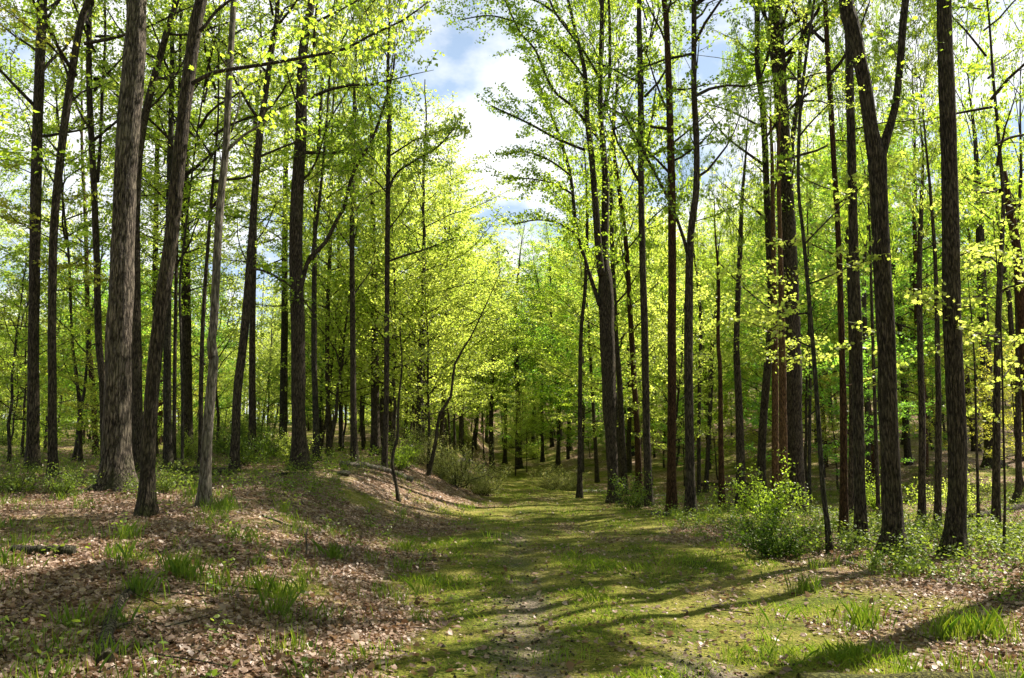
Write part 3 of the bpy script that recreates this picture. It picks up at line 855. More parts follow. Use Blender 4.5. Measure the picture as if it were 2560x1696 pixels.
hero('dark upright trunk, right one of the pair before the forked tree', 'dark',
     [(2153, 1361, 30), (2150, 1240, 27), (2147, 1117, 26), (2142, 846, 25), (2134, 597, 22), (2131, 461, 21), (2126, 271, 20), (2122, 81, 19), (2118, 0, 18)], seed=36, crown=0, csc=.55, lean=0, low=[(6, 160, 1.4), (7.2, 330, 1.5)])
hero('thick tree on the right that forks into two heavy stems', 'dark',
     [(2237, 1385, 64), (2235, 1340, 50), (2233, 1280, 45), (2222, 1063, 43), (2214, 846, 43), (2203, 620, 41), (2196, 461, 42), (2192, 400, 44), (2178, 330, 33), (2161, 206, 30), (2145, 136, 34), (2128, 54, 36), (2115, 0, 33)],
     seed=37, crown=4, zc=10, csc=.5, amp=.15, lobes=.28, nick='forked tree', sides=32, lean=0,
     limbs=[([(2196, 430, 30), (2206, 380, 27), (2217, 340, 24), (2237, 271, 20), (2250, 163, 19), (2256, 81, 20), (2264, 0, 20), (2285, -120, 17), (2300, -300, 12)], .05, .15)])
hero('last thick trunk on the right, dark and straight without branches', 'dark',
     [(2385, 1392, 54), (2390, 1330, 46), (2394, 1226, 42), (2394, 1117, 42), (2384, 900, 42), (2380, 813, 41), (2375, 542, 38), (2370, 325, 36), (2364, 163, 35), (2359, 0, 33)],
     seed=38, crown=1, zc=10, csc=.5, amp=.15, lobes=.22, nick='last thick trunk', sides=32, lean=0, low=[(3.6, 180, .55), (4.6, 0, .5)], leaf='yellow')
hero('slim straight dark trunk beyond the last thick trunk, toward the right edge', 'dark',
     [(2487, 1310, 20), (2492, 1009, 17), (2494, 846, 15), (2502, 650, 12), (2508, 500, 9)], Y=17, seed=39, crown=2, zc=7, lean=0, H=15, leaf='yellow', low=[(3.0, 280, 1.5), (4, 0, 1.5), (5, 180, 1.6), (5.6, 240, 1.6), (6, 60, 1.5), (6.8, 200, 1.6)])
hero('dark trunk left of the last thick trunk, standing in the hollow', 'dark',
     [(2303, 1300, 18), (2305, 1063, 16), (2300, 846, 14), (2299, 650, 12), (2304, 500, 9)], Y=18.5, seed=41, crown=3, cset=CROWN_THIN, zc=6, H=10.5, csc=.38)
hero('slim trunk touching the left side of the last thick trunk', 'dark',
     [(2343, 1325, 17), (2346, 1100, 15), (2345, 954, 13), (2340, 700, 10)], Y=17.5, seed=42, crown=1, cset=CROWN_THIN, zc=6, H=10.5, csc=.38)
hero('broad dark old trunk far up the sunny slope on the right', 'dark',
     [(2487, 1195, 44), (2480, 1130, 34), (2470, 1000, 29), (2462, 850, 25), (2450, 600, 20)], Y=34, seed=43, crown=0, cset=CROWN_THIN, zc=6, H=18, lobes=.3)
hero('leaning dead trunk at the very right edge with torn pale wood', 'red',
     [(2575, 1240, 20), (2560, 860, 22), (2552, 740, 22), (2540, 610, 20), (2520, 500, 18), (2510, 430, 14)], Y=20, seed=44, crown=None, H=9.5, lobes=0, lean=0,
     limbs=[([(2548, 520, 12), (2500, 480, 9), (2440, 455, 6), (2400, 440, 4)], .1, .1)])
hero('dark trunk at the right edge with bent foot', 'dark', [(2533, 1270, 16), (2545, 1230, 15), (2546, 1100, 14), (2545, 846, 12), (2540, 600, 10)], Y=24, seed=45, crown=2, cset=CROWN_THIN, zc=6, H=14, csc=.6)
for (lab, pts, Y) in [
    ('thin stick like sapling in the scrub, just right of last thick trunk', [(2446, 1335, 9), (2444, 1200, 7), (2440, 1050, 6), (2436, 900, 4)], 15.5),
    ('thinnest sapling stem standing alone nearest the right corner', [(2511, 1420, 8), (2512, 1250, 6), (2508, 1050, 5), (2503, 846, 4)], 12)]:
    hero(lab, 'dark', pts, Y=Y, seed=int(pts[0][0]), crown=None, H=5.2, lobes=0, sides=7, name='sapling', cat='sapling', leaf='yellow', low=[(2.6, 40, .7), (3.2, 200, .8), (3.9, 300, .8), (4.5, 100, .8)], lean=0)
for (lab, bk, pts, Y) in [
    ('dark trunk right behind the upright pair of slim trunks', 'dark', [(2128, 1310, 17), (2130, 1100, 15), (2128, 850, 13), (2120, 600, 10)], 22),
    ('thin dark trunk in front of the gravel, left of the forked tree', 'dark', [(2197, 1310, 11), (2190, 1100, 9), (2182, 850, 8), (2176, 640, 6)], 20.5),
    ('thinner companion stem, closest to the forked tree on its left', 'dark', [(2208, 1305, 8), (2204, 1100, 7), (2196, 850, 6)], 21),
    ('stout foot flared trunk behind gravel left of the forked tree', 'dark', [(2175, 1247, 17), (2172, 1180, 13), (2168, 1000, 12), (2160, 700, 10)], 29),
    ('slim trunk between brown trunk pair and dead snag, on far slope', 'dark', [(1762, 1180, 11), (1775, 1040, 10), (1782, 846, 9)], 33),
    ('thin trunk directly right of the forking slim tree', 'dark', [(1745, 1200, 10), (1748, 1000, 9), (1752, 800, 8)], 30),
    ('slim trunk on the slope right of the forked tree base', 'dark', [(2264, 1130, 14), (2262, 1000, 12), (2262, 850, 11)], 42),
    ('thin sunlit trunk right of the thick dark trunk', 'grey', [(2022, 1250, 9), (2024, 1080, 8), (2026, 900, 7)], 26),
]:
    hero(lab, bk, pts, Y=Y, seed=60 + int(pts[0][0]) % 91, crown=int(pts[0][0]) % 5, cset=CROWN_THIN, zc=6, H=11.5, lobes=.12, csc=.36, group='slim trunks on the right side')
# trunks closing the end of the path
for k, (px, w, lab) in enumerate([(1230, 13, 'far trunk where the path ends, first from the grey bush'), (1262, 10, 'far trunk where the path ends, second from the grey bush'),
                                  (1298, 16, 'stoutest far trunk closing the view at the end of the path'), (1332, 10, 'far slim trunk right of the stoutest one at path end'),
                                  (1357, 9, 'far slim trunk, second right of stoutest one at path end'), (1395, 11, 'far trunk beyond the verge bushes, two left of dark slim trunk'),
                                  (1425, 11, 'far trunk beyond the verge bushes, next to dark slim trunk')]):
    hero(lab, 'dark', [(px, 1186, w), (px - 2 + 4 * (k % 2), 1050, w * .9), (px + 3 - 5 * (k % 3), 900, w * .75)], Y=50 + (k * 7) % 11, seed=80 + k, crown=k, cset=CROWN_LOW,
         zc=4, H=15 + k % 3, lobes=.1, csc=1.0, group='trunks closing the end of the path')
# tree just outside the frame whose trunk shades the foreground
o = hero('tall dark tree standing just outside the view on the right', 'dark', [(2730, 1400, 92), (2726, 700, 84), (2720, 0, 70)], Y=10.3, seed=46, crown=0, zc=9, H=20, lean=0)


# unseen leafy boughs added above the frame to shade spots on path and bank
def bough(ground_xy, radius, h, seed, dens=1.0):
    rng = np.random.default_rng(seed)
    gx, gy = ground_xy
    c = np.array([gx, gy, gz(gx, gy)]) + np.array(TO_SUN) * (h / TO_SUN.z)
    best, bd = None, 1e9
    for (root, S) in STEMS:
        zz = np.array(root.location)[2] + S[:, 2]
        i = int(np.argmin(np.abs(zz - (h - 2.0))))
        p = S[i, :3] + np.array(root.location)
        d = math.hypot(p[0] - c[0], p[1] - c[1])
        if d < bd: best, bd, bp = (root, S, i), d, p
    root, S, i = best
    o = np.array(root.location)
    m2 = MB(); ls = []
    v = c - bp
    # main limb to the clump, then a fan of side limbs
    B = np.array([bp + v * t + np.array([0, 0, .35 * math.sin(t * 3.1)]) + rng.normal(0, .06, 3) * (0 < t < 1) for t in np.linspace(0, 1, 8)]) - o
    m2.tube(B, np.linspace(min(.07, S[i, 3] * .6), .02, 8), 6, 0, cap=False)
    for q in range(7):
        a = q * .9 + rng.normal(0, .2)
        L = radius * rng.uniform(.7, 1.15)
        C = grow_branch(B[-2] + (B[-1] - B[-2]) * rng.random(), np.array([math.cos(a), math.sin(a), rng.uniform(0, .35)]), L, rng, 6, .02, .12)
        m2.tube(C, np.linspace(.02, .006, 6), 4, 0, cap=False)
        sprays(m2, C, L, .02, rng, ls, 2.0 * dens, .05, tw=1.5)
    br = m2.build('branch', [BARK['dark']], root)  # added shade caster, hung on the nearest stem
    m3 = MB(); flush_leaves(m3, ls, rng, 0, .15, KITE, .45)  # oversized leaves, so the added bough throws a full shadow
    m3.build('foliage', [LEAF['green']], br)


for k_, (px, py, r_, h_) in enumerate([
    (1500, 1375, 1.5, 12.5), (1330, 1320, 1.3, 13), (1650, 1345, 1.3, 13.5), (1200, 1395, 1.2, 12), (1420, 1440, 1.0, 12), (1100, 1340, 1.2, 13), 
    (880, 1240, 1.5, 13), (960, 1320, 1.4, 12.5), (1010, 1425, .9, 12), (560, 1205, 1.4, 14), (870, 1400, .8, 12), (600, 1370, .8, 12), (700, 1560, .6, 11.5), (130, 1600, .6, 11.5), (310, 1450, .7, 12), (60, 1500, .7, 12), (1800, 1440, .9, 12.5), (760, 1260, 1.5, 13), (330, 1330, 1.1, 12.5),
    (120, 1215, 1.8, 13), (700, 1200, 1.8, 14), (20, 1330, 1.2, 12.5), (1480, 1620, .6, 11), (1250, 1255, 2.0, 14)]):
    p_ = hit(px, py)
    bough((p_[0], p_[1]), r_, h_ + (3.4 if p_[1] < 16 else 5.5), 900 + k_)


# ------------------------------------------------------------------ the wood behind: copies of five tall trees and four young ones
def ordinal(n):
    w = ['first', 'second', 'third', 'fourth', 'fifth', 'sixth', 'seventh', 'eighth', 'ninth', 'tenth', 'eleventh', 'twelfth', 'thirteenth', 'fourteenth', 'fifteenth', 'sixteenth', 'seventeenth', 'eighteenth', 'nineteenth', 'twentieth']
    return w[n] if n < len(w) else str(n + 1) + 'th'


taken = [tuple(o.location[:2]) for o in COL.objects if o.type == 'EMPTY']
rng = np.random.default_rng(99)


def free(x, y, dmin):
    return all((x - a) ** 2 + (y - b) ** 2 > dmin ** 2 for a, b in taken)


def scatter(n, ymin, ymax, dmin, corridor, half=.70, power=1.0):
    out = []; tries = 0
    while len(out) < n and tries < 20000:
        tries += 1
        y = ymin + (ymax - ymin) * rng.random() ** power
        x = rng.uniform(-half, half) * y
        if corridor(x, y): continue
        if trail2_dist(x, y) < 1.0 or not free(x, y, dmin): continue
        taken.append((x, y)); out.append((x, y))
    return out


gap = lambda x, y: (x < -.26 * y and rng.random() < .55) or (-4.2 < x - .3 < 4.6 and y < 48) or (-.055 * y < x < .035 * y and y < 130) or (-5 < x < 7 and y < 24)
FAR = []
rng_r = np.random.default_rng(313)
RIGHT = []
for q_ in range(400):
    y = rng_r.uniform(29, 66); x = rng_r.uniform(.17, .68) * y
    if len(RIGHT) < 34 and trail2_dist(x, y) > 1.5 and free(x, y, 2.6):
        RIGHT.append((x, y)); taken.append((x, y))
BORDER = [(-3.5, 29.5), (-3.2, 35), (-3.5, 41), (-3.0, 47), (-3.4, 54), (-2.9, 61), (-2.2, 69), (-3.0, 78), (4.6, 33.5), (4.3, 40), (4.1, 47), (3.9, 55), (3.2, 63), (2.6, 72), (.3, 78), (-1.0, 84), (1.5, 88), (-5.5, 33), (-6, 39), (-6.2, 46), (6.4, 37), (6.5, 44)]
taken += BORDER
BACK = [(x_, y_) for x_ in np.arange(-16, 17, 5.2) for y_ in (-5, -10.5, -16)] + [(-9, 2), (-13, 6), (-11.5, -1), (-17, 9), (9.5, -1), (12, 3.5), (-14, 12)]
for n_, (x, y) in enumerate(BACK):
    x += rng.normal(0, .8); y += rng.normal(0, .8)
    root = empty('tree', (x, y, gz(x, y)))
    child('trunk', TRUNK_BG[n_ % 5], root, sc=(1.2, 1.2, 1.0)); child('crown', CROWN_LOW[n_ % 5], root, (0, 0, 4.0), rng.uniform(0, 6.28), (1.5, 1.5, 1.0))
    tag(root, 'tree of the wood behind the viewer, outside the picture', 'tree', 'trees behind the viewer')
for n_, (x, y) in enumerate(BORDER + RIGHT + scatter(95, 27, 105, 2.5, gap, power=.85)):
    k = int(rng.integers(0, 5))
    lit_side = x < 0 and -.35 * y < x  # yellower crowns here put the sunlit look into the leaf colour
    root = empty('tree', (x, y, gz(x, y)))
    s = rng.uniform(.74, 1.05) if n_ >= len(BORDER) else rng.uniform(.82, .95)
    wd = rng.uniform(.85, 1.25) if n_ >= len(BORDER) else 1.32
    child('trunk', TRUNK_BG[k], root, sc=(s * rng.uniform(.7, 1.2),) * 2 + (s,), rz=rng.uniform(0, 6.28))
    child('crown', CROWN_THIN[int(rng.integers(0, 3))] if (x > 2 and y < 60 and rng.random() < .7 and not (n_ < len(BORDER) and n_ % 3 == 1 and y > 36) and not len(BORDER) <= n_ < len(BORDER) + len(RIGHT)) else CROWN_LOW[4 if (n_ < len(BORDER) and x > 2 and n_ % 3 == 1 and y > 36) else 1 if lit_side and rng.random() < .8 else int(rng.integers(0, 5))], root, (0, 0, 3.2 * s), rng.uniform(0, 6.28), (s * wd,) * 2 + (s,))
    root.rotation_euler = (rng.normal(0, .02), rng.normal(0, .02), 0)
    FAR.append((root, 'tall', x, y))
GLOW = [(-2.9, 27.5), (-4.3, 28.5), (-3.6, 32), (-5.4, 31), (-2.9, 38), (-4.6, 36), (-6.6, 35), (-3.2, 44), (-5.2, 42), (-7.5, 40), (-2.6, 50), (-4.6, 48.5), (-6.6, 28.5), (-8, 33), (-9, 37)]  # young trees given yellow leaves, the sunlit glow put into their colour
taken += GLOW
for n_, (x, y) in enumerate(GLOW + scatter(200, 17, 75, 1.5, lambda x, y: (-3.6 < x < 4.8 and y < 46) or (x < -1 and y < 21) or (x > 3 and y < 25), power=.8)):
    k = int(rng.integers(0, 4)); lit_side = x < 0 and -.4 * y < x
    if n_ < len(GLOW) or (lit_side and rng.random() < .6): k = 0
    root = empty('young_tree', (x, y, gz(x, y)))
    s = rng.uniform(.65, 1.35) if n_ >= len(GLOW) else rng.uniform(1.1, 1.6)
    child('trunk', TRUNK_YOUNG[k % 3], root, sc=s, rz=rng.uniform(0, 6.28))
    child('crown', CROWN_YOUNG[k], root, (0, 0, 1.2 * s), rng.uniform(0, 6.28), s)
    root.rotation_euler = (rng.normal(0, .05), rng.normal(0, .05), 0)
    FAR.append((root, 'young', x, y))
# budding pale tree high on the right slope
for (px, Y, s) in [(2310, 44, 1.5), (2420, 52, 1.35)]:
    p, _ = at_depth(px, 1100, Y); p[2] = gz(p[0], p[1])
    root = empty('tree', p)
    child('trunk', TRUNK_BG[2], root, sc=(1.2, 1.2, .95)); child('crown', CROWN_BUD[0], root, (0, 0, 5), 1.0, (s, s, 1.1))
    tag(root, 'pale budding tree with fine bare twigs behind the %s' % ('forked tree' if px < 2350 else 'last thick trunk'), 'tree')

marks = [('left edge', -200)] + sorted(HERO_X.items(), key=lambda t: t[1]) + [('right edge', 2760)]
marks_n = []
for nme, x in marks: marks_n.append((nme, x))
for kind in ('tall', 'young'):
    zones = {}
    for (root, k, x, y) in FAR:
        if k != kind: continue
        px = project((x, y, gz(x, y)))[0]
        i = max([j for j, (_, mx) in enumerate(marks_n) if mx <= px] or [0]); i = min(i, len(marks_n) - 2)
        zones.setdefault(i, []).append((px, root))
    for i, lst in zones.items():
        lst.sort(key=lambda t: t[0])
        for n, (px, root) in enumerate(lst):
            a, b = marks_n[i][0], marks_n[i + 1][0]
            lab = ('%s far tree between %s and %s' if kind == 'tall' else '%s young tree between %s and %s') % (ordinal(n), a, b)
            tag(root, lab + ', from left', 'tree' if kind == 'tall' else 'young tree',
                'tall trees in the wood behind' if kind == 'tall' else 'leafy young trees under the tall ones')


# the wood far behind: one mass nobody could count
def far_wood():
    r = np.random.default_rng(77); mb = MB(); P = []; K = []
    for i in range(430):
        y = r.uniform(100, 165); x = r.uniform(-.80, .80) * y
        g = gz(x, y); H = r.uniform(14, 22)
        if -.05 * y < x < .03 * y: H = r.uniform(8, 12)
        S = np.array([[x, y, g - .3], [x + r.normal(0, .3), y, g + H * .5], [x + r.normal(0, .6), y, g + H]])
        mb.tube(S, [.17, .12, .03], 6, 1, cap=False)
        for q in range(34):
            c = np.array([x, y, g + .4]) + np.array([r.normal(0, 1.7), r.normal(0, 1.7), (H - .5) * r.random() ** 1.15])
            k = 26
            P.append(c + r.normal(0, 1, (k, 3)) * np.array([.75, .75, .32])); K.append(np.full(k, r.random()))
    P = np.vstack(P); K = np.concatenate(K); m = len(P)
    mb.leaves(P, r.uniform(.18, .36, m), np.array([0, 0, .9]) + r.normal(0, .8, (m, 3)), r.normal(0, 1, (m, 3)), KITE, 0, r, np.clip(K + r.normal(0, .15, m), 0, 1))
    tag(mb.build('far_woods', [LEAF['yellow'], BARK['dark']]), 'far off wood closing the view behind all the trees', 'woods', kind='stuff')


far_wood()

# ------------------------------------------------------------------ shrubs
def make_shrub(seed, h, w, n, leaf, lsize, k=14, twiggy=1.0, shape=KITE, bark='grey'):
    rng = np.random.default_rng(seed)
    st, fo = MB(), MB(); ls = []
    for i in range(n):
        a = rng.uniform(0, 6.28); e = rng.uniform(.5, 1.45); L = rng.uniform(.35, 1.3) * math.hypot(h, w * .5 * math.cos(e)) * .9
        p0 = np.array([rng.normal(0, w * .10), rng.normal(0, w * .10), -.03])
        B = grow_branch(p0, np.array([math.cos(a) * math.cos(e) * w / h, math.sin(a) * math.cos(e) * w / h, math.sin(e)]), L, rng, 6, .04, .14)
        st.tube(B, np.linspace(.008, .003, 6) * (.6 + h * .5), 4, 0, cap=False)
        for q in range(int(6 * twiggy)):
            t = rng.uniform(.25, 1) * 4.99; j = int(t); p = B[j] + (B[j + 1] - B[j]) * (t - j)
            T = grow_branch(p, nrm(B[j + 1] - B[j]) + rng.normal(0, .55, 3), L * rng.uniform(.2, .4), rng, 4, .05, .12)
            st.tube(T, np.linspace(.004, .0018, 4), 3, 0, cap=False)
            s = rng.random(k) * 2.99; ii = s.astype(int); ff = (s - ii)[:, None]
            ls.append(T[ii] * (1 - ff) + T[ii + 1] * ff + rng.normal(0, .035 + .02 * h, (k, 3)))
    pos = np.vstack(ls); m = len(pos)
    fo.leaves(pos, lsize * rng.uniform(.6, 1.4, m), np.array([0, 0, .8]) + rng.normal(0, .8, (m, 3)), rng.normal(0, 1, (m, 3)) + np.array([0, 0, .3]), shape, 0, rng)
    return st.build('stem', [BARK[bark]], link=False).data, fo.build('foliage', [LEAF[leaf]], link=False).data


def shrub(meshes, loc, rz, sc, label, group=None, name='shrub', cat='shrub'):
    r = empty(name, loc); tag(r, label, cat, group)
    child('stem', meshes[0], r, rz=rz, sc=sc); child('foliage', meshes[1], r, rz=rz, sc=sc)
    taken.append((loc[0], loc[1]))
    return r


GREYB = make_shrub(700, 1.1, 1.7, 60, 'bush', .035, 16, 1.6)
for (px, Y, s, lab) in [(1140, 26.5, 1.15, 'largest grey green twiggy bush on the left edge of the path'), (1205, 28, .95, 'grey green bush reaching furthest into the path'),
                        (1040, 28, 1.05, 'grey green bush behind the curved sapling'), (1092, 29.5, .9, 'low grey green bush between the curved sapling and the largest bush'),
                        (1385, 36, .9, 'brownish grey bush on the right verge near the path end'), (1425, 33, .75, 'small twiggy bush beside the first slim trunk right of the path')]:
    p, _ = at_depth(px, 1200, Y); shrub(GREYB, (p[0], p[1], gz(p[0], p[1])), px, s, lab, 'grey green bushes beside the path', 'bush', 'bush')
SMALLB = make_shrub(710, .9, 1.0, 24, 'silver', .045, 10, 1.3)
p, _ = at_depth(1590, 1250, 21.5); shrub(SMALLB, (p[0], p[1], gz(p[0], p[1])), 1, 1.0, 'small light green bush at the foot of the twin stemmed tree', None, 'bush', 'bush')
DARKB = make_shrub(720, .85, 2.1, 34, 'dark', .048, 13, 1.5)
for (px, py, s, lab) in [(1935, 1392, .68, 'dark green bush, densest of the scrub before the thick dark trunk'), (1890, 1345, .5, 'dark green bush, smaller one left of the densest')]:
    b = hit(px, py); shrub(DARKB, tuple(b), px, s, lab, 'dark green bushes right of the path', 'bush', 'bush')
SCRUB = [make_shrub(730 + i, 1.3, 1.6, 26, l, .052, 17, 1.3) for i, l in enumerate(['green', 'yellow', 'silver'])]
sc_pts = scatter(105, 17, 85, 1.2, lambda x, y: (-2.6 < x < 4.2 and y < 55) or (x > 0 and 24 < y < 48) or (x < 0 and y < 21), half=.66)
sc_pts.sort(key=lambda t: project((t[0], t[1], gz(*t)))[0])
zones = {}
for (x, y) in sc_pts:
    px = project((x, y, gz(x, y)))[0]
    i = min(max([j for j, (_, mx) in enumerate(marks_n) if mx <= px] or [0]), len(marks_n) - 2); n = zones.get(i, 0); zones[i] = n + 1
    shrub(SCRUB[int(rng.integers(0, 3))], (x, y, gz(x, y)), rng.uniform(0, 6), rng.uniform(.6, 1.25), '%s leafy shrub between %s and %s, from left' % (ordinal(n), marks_n[i][0], marks_n[i + 1][0]), 'shrubs under the trees')
for (px, py, s, lab) in [(30, 1235, .55, 'small light green shrub by the left photo edge'), (150, 1245, .55, 'small light green shrub below the second left trunk'),
                         (410, 1235, .50, 'small bright shrub just right of the leaning dark trunk')]:
    b = hit(px, py); shrub(SMALLB, tuple(b), px, s * 1.1, lab, None)


# ------------------------------------------------------------------ fallen wood and stones
def log(label, bark, a, b, ra, rb, seed, bend=.08, name='fallen_log', sides=14, amp=.22, cat='log', stubs=0, lift=.5):
    rng = np.random.default_rng(seed)
    A = hit(*a) if len(a) == 2 else np.array(a); B = hit(*b) if len(b) == 2 else np.array(b)
    n = 14; t = np.linspace(0, 1, n)[:, None]
    P = A * (1 - t) + B * t
    sd = nrm(np.cross(B - A, [0, 0, 1.]))
    P = P + sd * (np.sin(t * 3.1) * bend + np.cumsum(rng.normal(0, bend * .15, (n, 1)), axis=0))
    R = np.linspace(ra, rb, n) * rng.uniform(.88, 1.12, n)
    P[:, 2] = ground(P[:, 0], P[:, 1]) + R * lift
    S = catmull(np.hstack([P, R[:, None]]), .06)
    c = P.mean(0); root = empty(name, c)
    mb = MB(); mb.tube(S[:, :3] - c, S[:, 3], sides, 0, lambda a, L: 1 + amp * (vnoise(np.cos(a) * 1.6 + 5 + seed, np.sin(a) * 1.6 + L * 5, seed) - .5) + amp * .7 * (vnoise(np.cos(a) * 4 + 9, L * 11 + np.sin(a) * 4, seed + 1) - .5))
    mb.build('trunk', [BARK[bark]], root)
    for q in range(stubs):
        i = int(rng.integers(3, n - 2)); d = sd * rng.choice([-1, 1]) + np.array([0, 0, rng.uniform(.1, .6)])
        Q = grow_branch(P[i] - c, d, rng.uniform(.12, .3), rng, 4, 0, .1)
        m2 = MB(); m2.tube(Q, np.linspace(R[i] * .4, R[i] * .15, 4), 7, 0); m2.build('branch_stub', [BARK[bark]], root)
    tag(root, label, cat)
    return root


log('short weathered grey log lying among leaves near the left edge', 'grey', (32, 1382), (188, 1388), .055, .075, 1, .05)
log('rotten broken branch with peeling bark pointing at the viewer, lower left', 'shag', (342, 1462), (262, 1668), .036, .052, 2, .07, stubs=1, amp=.42, lift=.75)
log('long pale fallen trunk sunlit on the crest of the bank by the bushes', 'pale', (852, 1168), (1030, 1205), .10, .085, 3, .05, stubs=1)
log('dark fallen log lying behind the pale trunk', 'dark', (405, 1178), (582, 1190), .10, .12, 4, .06)
log('mossy log under the small stone behind the pale trunk', 'dark', (455, 1118), (570, 1122), .09, .10, 5, .05)
log('short brown log with reddish end, left of the black trunk', 'red', (668, 1134), (735, 1146), .12, .09, 6, .03)
log('pale broken log on the verge below the brown trunk pair', 'pale', (1628, 1288), (1690, 1292), .06, .07, 7, .03)
log('short pale rotten log among the scrub below the forked tree', 'pale', (2112, 1412), (2150, 1420), .04, .03, 8, .02)
log('dark fallen trunk lying on the slope toward the right edge', 'dark', (2430, 1300), (2570, 1272), .09, .10, 9, .05)
log('dark log lying across the far slope between brown trunk and thick trunk', 'dark', (1745, 1216), (1900, 1213), .09, .08, 10, .05)
log('pale fallen log on the forest floor beyond the grey green bushes', 'pale', (1131, 1166), (1214, 1160), .13, .10, 12, .05)
log('broken bough resting on the bank between pale trunk and slim dark trunk', 'grey', (532, 1102), (580, 1124), .08, .06, 13, .04, stubs=2)
log('grey fallen branch lying at the foot of the black trunk', 'grey', (690, 1192), (770, 1182), .035, .02, 14, .06, stubs=1)
log('thin bare branch fallen on the sunny strip right of the pale trunk', 'pale', (655, 1290), (730, 1318), .022, .012, 15, .05)
# smooth mossy log at the near right corner
log('smooth moss covered log at the bottom right corner of the path', 'moss', (2.0, 5.72, 0), (4.9, 5.93, 0), .080, .105, 11, .03, sides=24, amp=.08, lift=-.1)


def stone(label, px, py, s, seed):
    b = hit(px, py); rng = np.random.default_rng(seed)
    u = np.linspace(0, math.pi, 12); v = np.linspace(0, 2 * math.pi, 18, endpoint=False)
    U, V = np.meshgrid(u, v, indexing='ij')
    d = 1 + .45 * (vnoise(np.cos(V) * np.sin(U) * 1.3 + 5, np.sin(V) * np.sin(U) * 1.3 + np.cos(U) * 1.7, seed) - .5)
    X = np.stack([np.sin(U) * np.cos(V) * d * s * 1.3, np.sin(U) * np.sin(V) * d * s, np.cos(U) * d * s * .62 + s * .3], -1).reshape(-1, 3)
    i = np.arange(11)[:, None] * 18; j = np.arange(18)[None]; k = (j + 1) % 18
    mb = MB(); mb.add(X, np.stack([i + j, i + 18 + j, i + 18 + k, i + k], -1).reshape(-1, 4), 0, True)
    o = mb.build('stone', [BARK['pale']]); o.location = b; tag(o, label, 'stone')


stone('pale rounded stone on the bank left of the pale trunk', 470, 1112, .20, 3)
stone('small pale stone at the left start of the long fallen trunk', 858, 1188, .13, 4)
# upright dead stick on the slope
b = hit(764, 1392); mb = MB(); mb.tube(np.array([[0, 0, -.05], [.01, 0, .12], [-.01, .01, .26], [.015, 0, .36]]), [.014, .012, .012, .006], 7, 0, None)
o = mb.build('stick', [BARK['pale']]); o.location = b; tag(o, 'white dead stick standing upright on the leafy slope', 'stick')


# ------------------------------------------------------------------ leaf litter, grass, low scrub (countless: one object each)
def view_points(n, ymin, ymax, half=.74, power=2.0, rng=rng):
    """points in the wedge the photo sees, denser near the viewer"""
    t = rng.random(n)
    y = ymin * (ymax / ymin) ** (t ** (1 / power * 1.6)) if power else ymin + (ymax - ymin) * t
    x = rng.uniform(-half, half, n) * (y + .8)
    return x, y


def slope_normal(x, y, e=.05):
    return nrm(np.stack([-(ground(x + e, y) - ground(x - e, y)) / (2 * e), -(ground(x, y + e) - ground(x, y - e)) / (2 * e), np.ones_like(x)], -1))


rng = np.random.default_rng(5)
x, y = view_points(290000, 3.6, 34)
keep = rng.random(len(x)) > np.clip(grass_amount(x, y) * 1.45 - .12 + .5 * np.clip(.46 - fbm(x * 1.3, y * 1.3, 171, 3), 0, 1) * 3, 0, .94)
x, y = x[keep], y[keep]
pos = np.stack([x, y, ground(x, y) + rng.uniform(.004, .035, len(x))], -1)
mb = MB()
CURL = np.array([(0, 0, 0), (.30, .10, .10), (.46, .45, .20), (.25, .62, .08), (.0, 1.0, .16), (-.30, .66, .10), (-.44, .40, .22), (-.28, .08, .06)])
h = len(x) // 2
tone = np.clip(rng.normal(.5, .25, len(x)), 0, 1)
for a, b_, shp in ((0, h, CURL), (h, len(x), CURL * np.array([1.1, .8, -.8]))):
    mb.leaves(pos[a:b_], rng.uniform(.024, .054, b_ - a) * rng.choice([.8, 1, 1.5], b_ - a), slope_normal(x[a:b_], y[a:b_]) + rng.normal(0, .42, (b_ - a, 3)), rng.normal(0, 1, (b_ - a, 3)), shp, 0, rng, tone[a:b_])
tx, ty = view_points(900, 4, 26)
k = rng.random(len(tx)) > grass_amount(tx, ty) * 1.2
for xi, yi in zip(tx[k], ty[k]):
    L = rng.uniform(.12, .7); a = rng.uniform(0, 6.28); t = np.linspace(-.5, .5, 5) * L
    X = xi + math.cos(a) * t + rng.normal(0, .012, 5); Yy = yi + math.sin(a) * t + rng.normal(0, .012, 5)
    mb.tube(np.stack([X, Yy, ground(X, Yy) + rng.uniform(.015, .05)], 1), np.linspace(1, .5, 5) * rng.uniform(.003, .008), 4, 1, cap=False)
tag(mb.build('leaf_litter', [LEAF['litter'], BARK['grey']]), 'dry brown curled leaves scattered over the forest floor', 'leaf litter', kind='stuff')


px_, py_ = view_points(60000, 3.8, 22)
k = rng.random(len(px_)) < dirt_amount(px_, py_) * .55
px_, py_ = px_[k], py_[k]; m = len(px_)
OCT = np.array([(1, 0, 0), (0, 1, 0), (-1, 0, 0), (0, -1, 0), (0, 0, .8), (0, 0, -.6)])
OF = np.array([(0, 1, 4), (1, 2, 4), (2, 3, 4), (3, 0, 4), (1, 0, 5), (2, 1, 5), (3, 2, 5), (0, 3, 5)])
sz = rng.uniform(.004, .014, m) * rng.choice([.7, 1, 1.6], m)
ang = rng.uniform(0, 6.28, m); st = rng.uniform(.6, 1.3, (m, 3))
Q = OCT[None] * st[:, None] * sz[:, None, None]
Q = np.stack([Q[..., 0] * np.cos(ang)[:, None] - Q[..., 1] * np.sin(ang)[:, None], Q[..., 0] * np.sin(ang)[:, None] + Q[..., 1] * np.cos(ang)[:, None], Q[..., 2]], -1)
